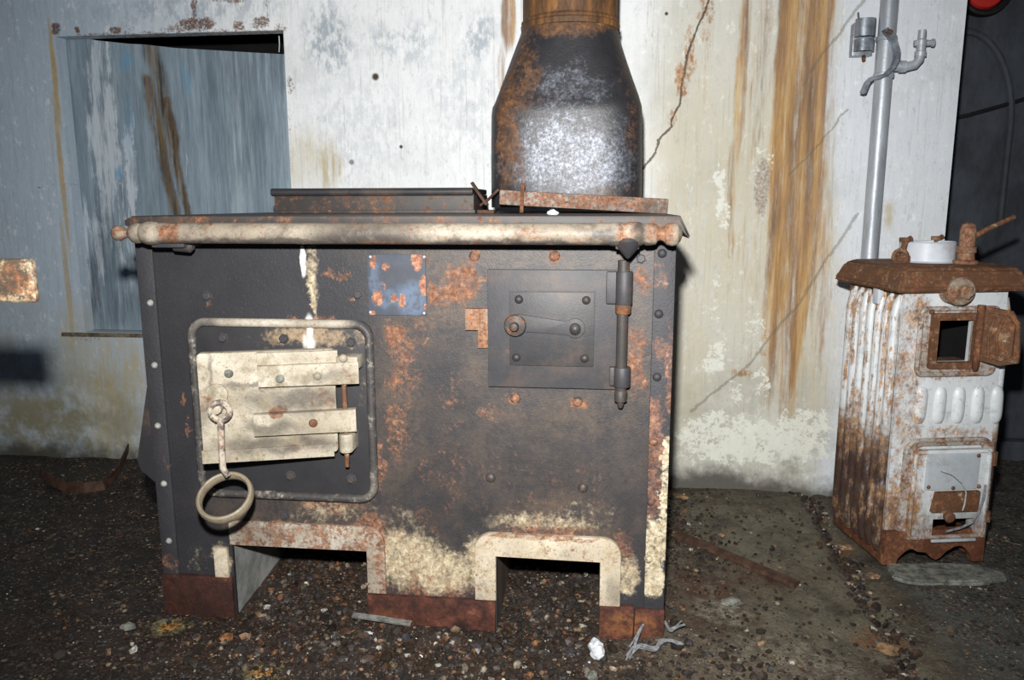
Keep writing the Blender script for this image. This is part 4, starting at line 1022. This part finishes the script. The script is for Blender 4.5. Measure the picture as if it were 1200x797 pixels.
# flue ring with clamps
rcx, rcy, rrd = HA(1086, 300, -.13)[0], .13, .062
q = M(); t = bmesh.new(); q.lathe([(0, rrd+.006), (.004, rrd+.008), (.008, rrd), (.05, rrd), (.053, rrd-.003), (.05, rrd-.006), (.0, rrd-.006)], (rcx, rcy, ZTOP-.004), (0, 0, 1), 40, caps=False)
hb_build(q, 'flue_ring', MT['enamelring'])
for ang, nm in ((PI*1.02, 0), (.95, 1)):
    cx, cy = rcx+math.cos(ang)*(rrd+.014), rcy-.02+math.sin(ang)*(rrd+.01)
    q = M(); q.box(cx-.014, cx+.014, cy-.012, cy+.012, ZTOP-.004, ZTOP+.018, .004)
    q.tube([(cx-.004, cy, ZTOP+.012), (cx+.004, cy, ZTOP+.05), (cx+.018, cy, ZTOP+.058)], .007, 8); q.lathe([(0, .013), (.009, .013)], (cx+.002, cy, ZTOP+.05), (0, 0, 1), 6)
    if nm == 0: q.tube([(cx-.014+.016*math.cos(2*PI*i/14), cy-.014, ZTOP+.014+.016*math.sin(2*PI*i/14)) for i in range(14)], .006, 8, closed=True)
    hb_build(q, 'ring_clamp', MT['brownrust'])
# thermometer pocket / safety stub with lever
sa = HA(1131, 308, -.06)[0]
q = M(); q.lathe([(0, .027), (.012, .027), (.016, .019), (.03, .018), (.032, .021), (.045, .021), (.047, .017), (.085, .0175), (.096, .014), (.101, .006)], (sa, .06, ZTOP-.006), (0, 0, 1), 20)
vs = hb_build(q, 'valve_stub', creamrust('rusty_valve', 1.0, .4, hi='a39b8d', lo='6b5c48', extra=[(1131, 300, 24, 14, .9), (1126, 270, 6, 20, .7)]))
q = M(); lv0 = (sa+.01, .055, ZTOP+.062); q.tube([lv0, (sa+.035, .05, ZTOP+.078), (sa+.098, .045, ZTOP+.108)], [.006, .006, .0055], 8)
hb_build(q, 'lever', MT['brownrust'], vs)
# big nut under the brim
na, nb = HA(1129, 342, .04)
q = M(); q.lathe([(0, .032), (.034, .032), (.04, .028), (.041, .021), (.043, .019)], (na, -.0, nb), (0, -1, 0), 28); q.lathe([(0, .017), (.012, .017), (.015, .013)], (na, -.042, nb), (0, -1, 0), 6)
hb_build(q, 'plug_nut', creamrust('dull_plug', .8, .4, hi='b5aa98', lo='85776a'), smooth=25)
# left lug under the brim
q = M(); la = HA(1020, 328, 0); q.box(-.02, -.004, .075, .10, BZ-.05, BZ-.0, .005); hb_build(q, 'lug', MT['enamelring'])

# upper door frame and its open door
fo = [HA(*p, .012) for p in ((1076, 430), (1164, 443), (1168, 366), (1083, 358))]
q = M(); o0, o1, o2, o3 = fo[0][0], max(fo[1][0], fo[2][0]), min(fo[0][1], fo[1][1]), max(fo[2][1], fo[3][1])
ro = rr(o0, o1, u0[1]-.028, u1[1]+.026, .014, 5); ri = rr(u0[0], u1[0], u0[1], u1[1], .002, 5)
q.ringprism(ro, ri, -.007, .0); q.tube([(x, -.007, z) for x, z in rr(o0, o1, u0[1]-.028, u1[1]+.026, .014, 5)], .006, 8, closed=True); hb_build(q, 'door_frame', MT['enamelrust'])
q = M(); ro = rr(u0[0]-.017, u1[0]+.012, u0[1]-.014, u1[1]+.016, .006, 5); ri = rr(u0[0], u1[0], u0[1], u1[1], .002, 5)
q.ringprism(ro, ri, -.016, -.006); hb_build(q, 'fire_opening_rim', MT['brownrust'])
q = M(); q.box(u0[0]-.01, u1[0]+.01, .011, .06, u0[1]-.008, u0[1]-.002); q.box(u0[0]-.01, u0[0]-.004, .011, .06, u0[1], u1[1]); hb_build(q, 'fire_throat', MT['brownrust'])
dv_ = dome_mesh('rivet', MT['brownrust'], .006, .005)
for px, py in ((1090, 365), (1134, 434)):
    a, b = HA(px, py, .007); stampcopies('rivet', dv_, [(hp_.w(a, b, .007 if py > 400 else .014), (0, 0, yaw))], boil)
ha, hb0 = HA(1145, 425, .03); hb1 = HA(1146, 358, .03)[1]
q = M(); q.tube([(ha, -.026, hb0-.004), (ha, -.026, hb1)], [.0075, .0085], 12); q.lathe([(0, .008), (.012, .006), (.016, .003)], (ha, -.026, hb0-.004), (0, 0, -1), 10)
hinge = hb_build(q, 'hinge_post', MT['rust'], label='rusty orange hinge post')
da = math.radians(-58)
dm = Matrix.Translation((ha+.008, -.022, 0)) @ Matrix.Rotation(da, 4, 'Z')
q = M(); w_ = .082
zA, zB = hb0+.004, hb1-.004
q.prism([(0, zA), (w_*.55, zA-.006), (w_, zA+.006), (w_, zA+.035), (w_*.93, zB-.028), (w_*.72, zB-.004), (.012, zB), (0, zB-.006)], -.004, .004, .002)
q.prism([(.012, zA+.01), (w_*.62, zA+.006), (w_*.86, zA+.02), (w_*.86, zB-.034), (w_*.66, zB-.014), (.016, zB-.012)], -.011, -.004, .003)
q.tube([(w_*.3, -.012, zA+.016), (w_*.26, -.015, (zA+zB)/2), (w_*.36, -.012, zB-.02)], .0035, 8); q.tube([(w_*.52, -.012, zA+.02), (w_*.46, -.015, (zA+zB)/2), (w_*.56, -.012, zB-.024)], .0035, 8)
q.b.transform(dm); hb_build(q, 'fire_door', MT['brownrust'])
# pressed ribs below it
for k in range(5):
    a0, b0 = HA(1076+k*22.5, 500-k*.2, .0); a1, b1 = HA(1082+k*22, 451-k*.2, .0)
    pts_, rs_ = [], []
    for i in range(13):
        t_ = i/12; e = (1-(2*t_-1)**4)**.5 if 0 < i < 12 else .05
        pts_.append((a0+(a1-a0)*t_, .0095, b0+(b1-b0)*t_)); rs_.append(.0175*e+.001)
    q = M(); q.tube(pts_, rs_, 16); hb_build(q, 'pressed_rib', MT['enamel'])
# lower ash door: arched frame, plate, flap, draught opening
fo0, fo1 = HA(1052, 630, .01), HA(1168, 514, .01)
q = M(); ro = rr(fo0[0], HW-.004, fo0[1]-.006, fo1[1], .03, 6, '0011'); ri = rr(fo0[0]+.02, HW-.02, fo0[1]+.008, fo1[1]-.014, .02, 6, '0011')
q.ringprism(ro, ri, -.01, .0); q.tube([(x, -.01, z) for x, z in rr(fo0[0]+.002, HW-.006, fo0[1]-.004, fo1[1], .03, 8, '0011')][1:], .006, 8); hb_build(q, 'ash_door_frame', MT['enamelrust'])
q = M(); dx0, dx1, dz0, dz1 = fo0[0]+.016, HW-.012, fo0[1]-.002, fo1[1]-.022
poly_o = rr(dx0, dx1, dz0, dz1, .012, 4); 
plate_with_holes(q, dx0, dx1, dz0, dz1, -.02, -.006, [(l0[0]-.002, l1[0]+.002, l0[1]+.002, l1[1]+.002)])
ad = hb_build(q, 'ash_door', MT['enamel'], smooth=0)
q = M(); q.tube([(x, -.02, z) for x, z in rr(dx0+.004, dx1-.004, dz0+.004, dz1-.004, .012, 5)], .005, 8, closed=True); hb_build(q, 'door_rim', MT['enamel'], ad)
p0, p1 = HA(1084, 575, .025), HA(1150, 530, .025)
q = M(); q.prism(rr(p0[0], p1[0], p0[1], p1[1], .006, 4), -.026, -.019, .003); hb_build(q, 'door_panel', MT['doorgrey'], ad)
p0, p1 = HA(1092, 601, .03), HA(1148, 576, .03)
q = M(); q.prism([(p0[0], p0[1]), (p1[0], p0[1]), (p1[0]+.002, p1[1]), (p0[0]+.008, p1[1])], -.034, -.02, .005); hb_build(q, 'draught_flap', MT['brownrust'], ad, label='brown rusted draught flap')
p0 = HA(1112, 606, .035)
q = M(); q.lathe([(0, .004), (.004, .012), (.01, .013), (.014, .008)], (p0[0], -.03, p0[1]), (0, -1, 0), 14); q.box(p0[0]-.01, p0[0]+.01, -.036, -.026, p0[1]-.006, p0[1]+.014, .003); hb_build(q, 'flap_knob', MT['brownrust'], ad)
q = M(); q.box(l0[0]-.004, l1[0]+.004, -.026, -.02, l0[1]-.006, l0[1]+.001, .002); hb_build(q, 'draught_lip', MT['doorgrey'], ad)
sdome = dome_mesh('rivet', MT['brownrust'], .005, .004, 10)
stampcopies('rivet', sdome, [(hp_.w(*HA(px, py, .026), .026), (0, 0, yaw)) for px, py in ((1088, 571), (1117, 572), (1147, 570), (1147, 534))], ad)
hl_ = HA(1166, 536, .01)
q = M(); q.tube([(HW-.004, -.016, hl_[1]-.016), (HW-.004, -.016, hl_[1]+.016)], .009, 10); hb_build(q, 'hinge_lug', MT['brownrust'])
q = M(); q.tube([(HW-.004, -.016, .105), (HW-.004, -.016, .13)], .008, 10); hb_build(q, 'hinge_lug', MT['brownrust'])
# scalloped skirt with feet
sk = [(-.004, .0), (.028, .0), (.034, .016)]+[(.036+.05*(i/8), .018+.02*math.sin(PI*i/8*.9)) for i in range(1, 8)]+[(HW*.42, .028), (HW*.47, .014), (HW*.52, .008), (HW*.57, .014), (HW*.62, .028)]
sk += [(HW*.64+.05*(i/8), .03+.012*math.sin(PI*i/8)) for i in range(1, 8)]+[(HW-.03, .016), (HW-.026, .0), (HW+.004, .0), (HW+.002, .085), (-.002, .085)]
q = M(); q.prism(sk, -.012, .004, .003); q.box(-.002, .012, .004, HD, .0, .085, .003); q.box(HW-.012, HW+.002, .004, HD, .0, .085, .003)
hb_build(q, 'base_skirt', MT['rust'])
# thin wire over the lower door
wp = [HA(x, y, .045) for x, y in ((1104, 552), (1116, 556), (1127, 566), (1133, 578), (1133, 592), (1131, 600))]
q = M(); q.tube([(a, -.042-.006*math.sin(i), b) for i, (a, b) in enumerate(wp)], .0016, 6); q.b.transform(hp_.m)
o = q.build('thin_wire', simple('pale_wire', 'a9aaa8', 'd3d4d0', 200, .6), loc=hp_.w(*wp[2])); tag(o, 'thin bent wire hooked over the raised plate of the boiler ash door', 'wire')
wp = [HA(x, y, .045) for x, y in ((1158, 570), (1156, 585), (1150, 602), (1142, 614), (1130, 620), (1112, 625))]
q = M(); q.tube([(a, -.036, b) for a, b in wp], .003, 6); q.b.transform(hp_.m)
o = q.build('twisted_wire', MT['cord'], loc=hp_.w(*wp[2])); tag(o, 'twisted grey wire curling round to the draught hole of the boiler ash door', 'wire')

# ================================================================== things near and on the floor
# iron bar poking in at the left edge, held by its post outside the view
a, b = U(35, 304, -.55), U(35, 355, -.55)
fb = thing('iron_bar', 'orange rusted square-ended iron bar poking in at the left edge', 'iron bar', (a.x-.22, -.52, 0))
q = M(); q.box(a.x-.25, a.x, -.55, -.538, b.z, a.z, .0055, seg=3); q.jitter(.002, 40); q.build('bar_end', MT['blockrust'], fb)
q = M(); q.box(a.x-.25, a.x-.20, -.538, -.50, -.01, a.z+.0, .005); q.build('post', MT['rust'], fb)

# red round thing on the dark wall, cable
p = U(1157, -14, YF-.03)
red = thing('red_reflector', 'round red disc with a thick black rim high on the dark wall', 'disc', (p.x, YF, p.z))
q = M(); q.lathe([(0, .062), (.02, .062), (.03, .056), (.036, .03), (.038, .002)], (p.x, YF-.0, p.z), (0, -1, 0), 40); q.build('red_face', MT['red'], red, label='glossy red face')
q = M(); q.lathe([(0, .06), (0, .08), (.02, .084), (.034, .08), (.036, .072), (.03, .064), (.0, .06)], (p.x, YF-.0, p.z), (0, -1, 0), 40, caps=False); q.build('rim', MT['blackrim'], red)
p = [U(x, y, YF-.006) for x, y in ((1112, 140), (1135, 135), (1160, 128), (1185, 121), (1225, 108))]
q = M(); q.tube(p, .0065, 8); o = q.build('cable', MT['cable'], loc=p[2]); tag(o, 'dark cable running along the dark wall below the red disc', 'cable')

def on_floor(px, py): p = G(px, py); p.z = hgt(p.x, p.y); return p
# pale stone slab under the boiler
s1 = on_floor(1103, 670); q = M()
outl = [(-.125, -.02), (-.10, -.04), (-.02, -.05), (.06, -.05), (.13, -.035), (.14, -.01), (.10, .03), (.0, .04), (-.11, .035)]
t = bmesh.new(); vs_ = [t.verts.new((x, y, 0)) for x, y in outl]; f = t.faces.new(vs_)
r_3 = bmesh.ops.extrude_face_region(t, geom=[f])
for v in [g for g in r_3['geom'] if isinstance(g, bmesh.types.BMVert)]: v.co.z = .016
bmesh.ops.recalc_face_normals(t, faces=t.faces); bmesh.ops.bevel(t, geom=t.edges[:], offset=.004, segments=2, affect='EDGES'); bmesh.ops.subdivide_edges(t, edges=t.edges[:], cuts=2, use_grid_fill=True)
q._in(t, Matrix.Translation(s1-Vector((0, 0, .004))) @ Matrix.Rotation(.12, 4, 'Z')); q.jitter(.004, 22)
o = q.build('stone_slab', MT['slab'], loc=s1, smooth=40); tag(o, 'flat pale broken stone slab on the floor before the boiler feet', 'slab')
# curved dark strip, left
q = M(); pp_ = []
for px, py, h in ((48, 556, .0), (62, 567, .004), (80, 574, .006), (100, 576, .006), (122, 573, .008), (138, 563, .014), (147, 550, .022), (154, 537, .03)):
    p = on_floor(px, py+6); p.z += h+.012; pp_.append(p)
q.strip(pp_, (0, .3, 1), .03, .004); o = q.build('curved_strip', MT['strawrust'], loc=pp_[3]); tag(o, 'dark curved metal strip lying on the floor left of the range', 'metal strip')
# rusted bar lying right of the range
a, b = on_floor(792, 628), on_floor(934, 684); a.z += .006; b.z += .006
q = M(); q.strip([a, a*.6+b*.4, b], (b-a).cross(Vector((0, 0, 1))), .026, .010); q.jitter(.002, 30)
o = q.build('flat_bar', MT['strawrust'], loc=a); tag(o, 'dark red rusted flat bar lying on the floor right of the range', 'iron bar')
# grey stick before the plinth
a, b = on_floor(414, 733), on_floor(482, 740); a.z += .012; b.z += .012
q = M(); q.strip([a, (a+b)/2+Vector((0, 0, .001)), b], (0, 1, .3), .012, .004); o = q.build('stick', MT['greywood'], loc=a); tag(o, 'thin grey stick lying before the red plinth between the ash pits', 'stick')
# white stone
p = on_floor(699, 768); q = M(); q.blob((p.x-.002, p.y+.008, p.z+.012), (.013, .013, .016), 3, .2, 2); q.blob((p.x+.003, p.y-.006, p.z+.009), (.014, .014, .013), 3, .2, 8)
o = q.build('white_stone', MT['whitestone'], loc=p); tag(o, 'bright white stone on the rubble before the right ash pit', 'stone')
p = on_floor(694, 795); q = M(); q.blob((p.x, p.y, p.z+.006), (.010, .009, .009), 2, .4, 12); o = q.build('pale_stone', MT['slab'], loc=p); tag(o, 'pale grey stone just below the bright white stone', 'stone')
# tangle of frayed cord
def cord(pxs, r, k):
    out = []
    for i, (x, y, h) in enumerate(pxs):
        p = on_floor(x, y); p.z += h; out.append(p)
    # smooth
    for _ in range(2):
        n_ = [out[0]]
        for u, v in zip(out, out[1:]): n_ += [u*.75+v*.25, u*.25+v*.75]
        out = n_+[out[-1]]
    return out
q = M()
base = ((736, 774, .006), (745, 766, .012), (755, 768, .01), (768, 772, .01), (775, 764, .016), (787, 762, .014), (799, 764, .008))
for k in range(7):
    q.tube(cord([(x+rnd.uniform(-3, 3), y+rnd.uniform(-3, 3), h+rnd.uniform(-.002, .004)) for x, y, h in base], 1, k), .0018, 5)
for k in range(3): q.tube(cord([(x+rnd.uniform(-3, 3), y+rnd.uniform(-2, 2), h) for x, y, h in ((740, 766, .01), (748, 757, .022), (756, 750, .03))], 1, k), .002, 5)
for k in range(4): q.tube(cord([(x+rnd.uniform(-2, 2), y+rnd.uniform(-2, 2), h) for x, y, h in ((778, 741, .018), (784, 752, .014), (792, 748, .02), (800, 744, .022))], 1, k), .0018, 5)
p = on_floor(768, 762); o = q.build('frayed_cord', MT['cord'], loc=p); tag(o, 'tangle of frayed grey cord on the floor at the range right corner', 'cord')
# wood chips and flakes
def chip(px, py, l, w, h, ang, mat, name, label, cat, seed):
    p = on_floor(px, py); t = M(); t.blob((0, 0, h*.5), (l, w, h), 3, .35, seed)
    t.b.transform(Matrix.Translation(p) @ Matrix.Rotation(ang, 4, 'Z')); o = t.build(name, mat, loc=p); tag(o, label, cat); return o
chip(797, 582, .026, .012, .006, -.5, MT['wood'], 'wood_chip', 'light brown wood chip on the floor at the wall foot right of the range', 'wood chip', 1)
chip(1040, 757, .020, .016, .010, .3, MT['wood'], 'brown_stone', 'rounded tan stone beside the floor seam near the bottom edge', 'stone', 2)
chip(985, 634, .03, .016, .008, -.3, MT['blockrust'], 'rust_flake', 'orange rust flake on the floor at the boiler left foot', 'rust flake', 3)
chip(1022, 672, .018, .014, .006, .5, MT['blockrust'], 'rust_flake', 'orange rust flake on the floor between the seam and the pale slab', 'rust flake', 4)
chip(1046, 797, .016, .012, .006, .2, MT['blockrust'], 'rust_flake', 'orange rust flake at the bottom edge below the floor seam', 'rust flake', 5)
chip(150, 735, .014, .011, .008, .2, MT['slab'], 'pale_pebble', 'small pale pebble left of the yellow stain on the dark floor', 'pebble', 6)
chip(432, 747, .012, .006, .004, .2, MT['whitestone'], 'pale_shard', 'thin pale shard on the rubble below the grey stick', 'shard', 7)
chip(858, 705, .022, .014, .007, .3, MT['slab'], 'mortar_lump', 'crumbled pale mortar lump on the floor right of the range plinth', 'mortar', 8)

# ---- rubble: nobody could count it
tmpl = []
for s_ in range(8):
    t = bmesh.new(); bmesh.ops.create_icosphere(t, subdivisions=1, radius=1)
    for v in t.verts: v.co *= 1+.5*mnoise.noise(v.co*1.3+Vector((s_*5.3, 2, 1)))
    t.verts.ensure_lookup_table(); tmpl.append(([v.co.copy() for v in t.verts], [tuple(v.index for v in f.verts) for f in t.faces])); t.free()
vv, ffs = [], []
rg = random.Random(11)
def stone(x, y, r):
    co, fs = tmpl[rg.randrange(8)]; a = rg.uniform(0, 6.28); c, s_ = cs(a), sn(a); k = (rg.uniform(.7, 1.3), rg.uniform(.6, 1.1), rg.uniform(.45, .9))
    z = hgt(x, y)+r*.25; n0 = len(vv)
    for p in co:
        u, v = p.x*k[0]*r, p.y*k[1]*r; vv.append((x+u*c-v*s_, y+u*s_+v*c, z+p.z*k[2]*r))
    for f in fs: ffs.append(tuple(i+n0 for i in f))
def blocked(x, y): 
    if xL-.02 < x < xR+.02 and -.02 < y < .73:
        return not ((oL0+.012 < x < oL1-.012 or oR0+.012 < x < oR1-.012) and y < .62)
    v = hp_.m.inverted() @ Vector((x, y, 0)); return -.03 < v.x < HW+.03 and -.04 < v.y < HD+.02
def scatter(n, fx, fy, rlo, rhi):
    for _ in range(n):
        x, y = fx(), fy()
        if y > D-.01 or blocked(x, y): continue
        stone(x, y, rlo+(rhi-rlo)*rg.random()**3)
scatter(7000, lambda: rg.gauss(-.30, .30), lambda: rg.gauss(-.11, .1), .001, .0065)
scatter(700, lambda: rg.gauss(-.30, .30), lambda: rg.gauss(-.1, .09), .005, .014)
scatter(1500, lambda: rg.uniform(oL0, oL1), lambda: rg.uniform(-.02, .5), .0015, .010)
scatter(1100, lambda: rg.uniform(oR0, oR1), lambda: rg.uniform(-.02, .5), .0015, .010)
scatter(900, lambda: rg.uniform(xR, .55), lambda: rg.uniform(-.25, .84), .0018, .007)
scatter(900, lambda: rg.gauss(.24, .06), lambda: rg.gauss(.5, .16), .0015, .008)
scatter(5000, lambda: rg.gauss(-.28, .34), lambda: rg.gauss(-.08, .11), .0007, .0028)
a, b = G(945, 578), G(1075, 797)
for _ in range(900):
    t_ = rg.random(); p = a+(b-a)*t_; x, y = p.x+rg.gauss(.0, .014), p.y
    if not blocked(x, y): stone(x, y, .0022+.009*rg.random()**3)
scatter(1500, lambda: rg.uniform(-1.9, -.6), lambda: rg.uniform(-.4, .84), .0015, .006)
scatter(600, lambda: rg.uniform(.55, 1.3), lambda: rg.uniform(-.2, .8), .0015, .006)
me = bpy.data.meshes.new('rubble'); me.from_pydata(vv, [], ffs); me.materials.append(MT['gravel'])
o = bpy.data.objects.new('rubble', me); COL.objects.link(o)
tag(o, 'mixed coal, rust and stone rubble scattered over the dirty floor', 'rubble', kind='stuff')

# ================================================================== light: the flash above the lens, a little stray light
fl = bpy.data.lights.new('camera_flash', 'SPOT'); fl.energy = 232; fl.spot_size = math.radians(112); fl.spot_blend = 1.0; fl.shadow_soft_size = .022
fl.color = (1, .985, .96)
fo_ = bpy.data.objects.new('camera_flash', fl); COL.objects.link(fo_)
fpos = CAM+UP*.175-RT*.03; fo_.location = fpos
tgt = U(620, 330, .4); fo_.rotation_euler = (tgt-fpos).to_track_quat('-Z', 'Y').to_euler()
w = bpy.data.worlds.new('dim'); S.world = w; w.use_nodes = True
w.node_tree.nodes['Background'].inputs[0].default_value = (.55, .68, .9, 1); w.node_tree.nodes['Background'].inputs[1].default_value = .06
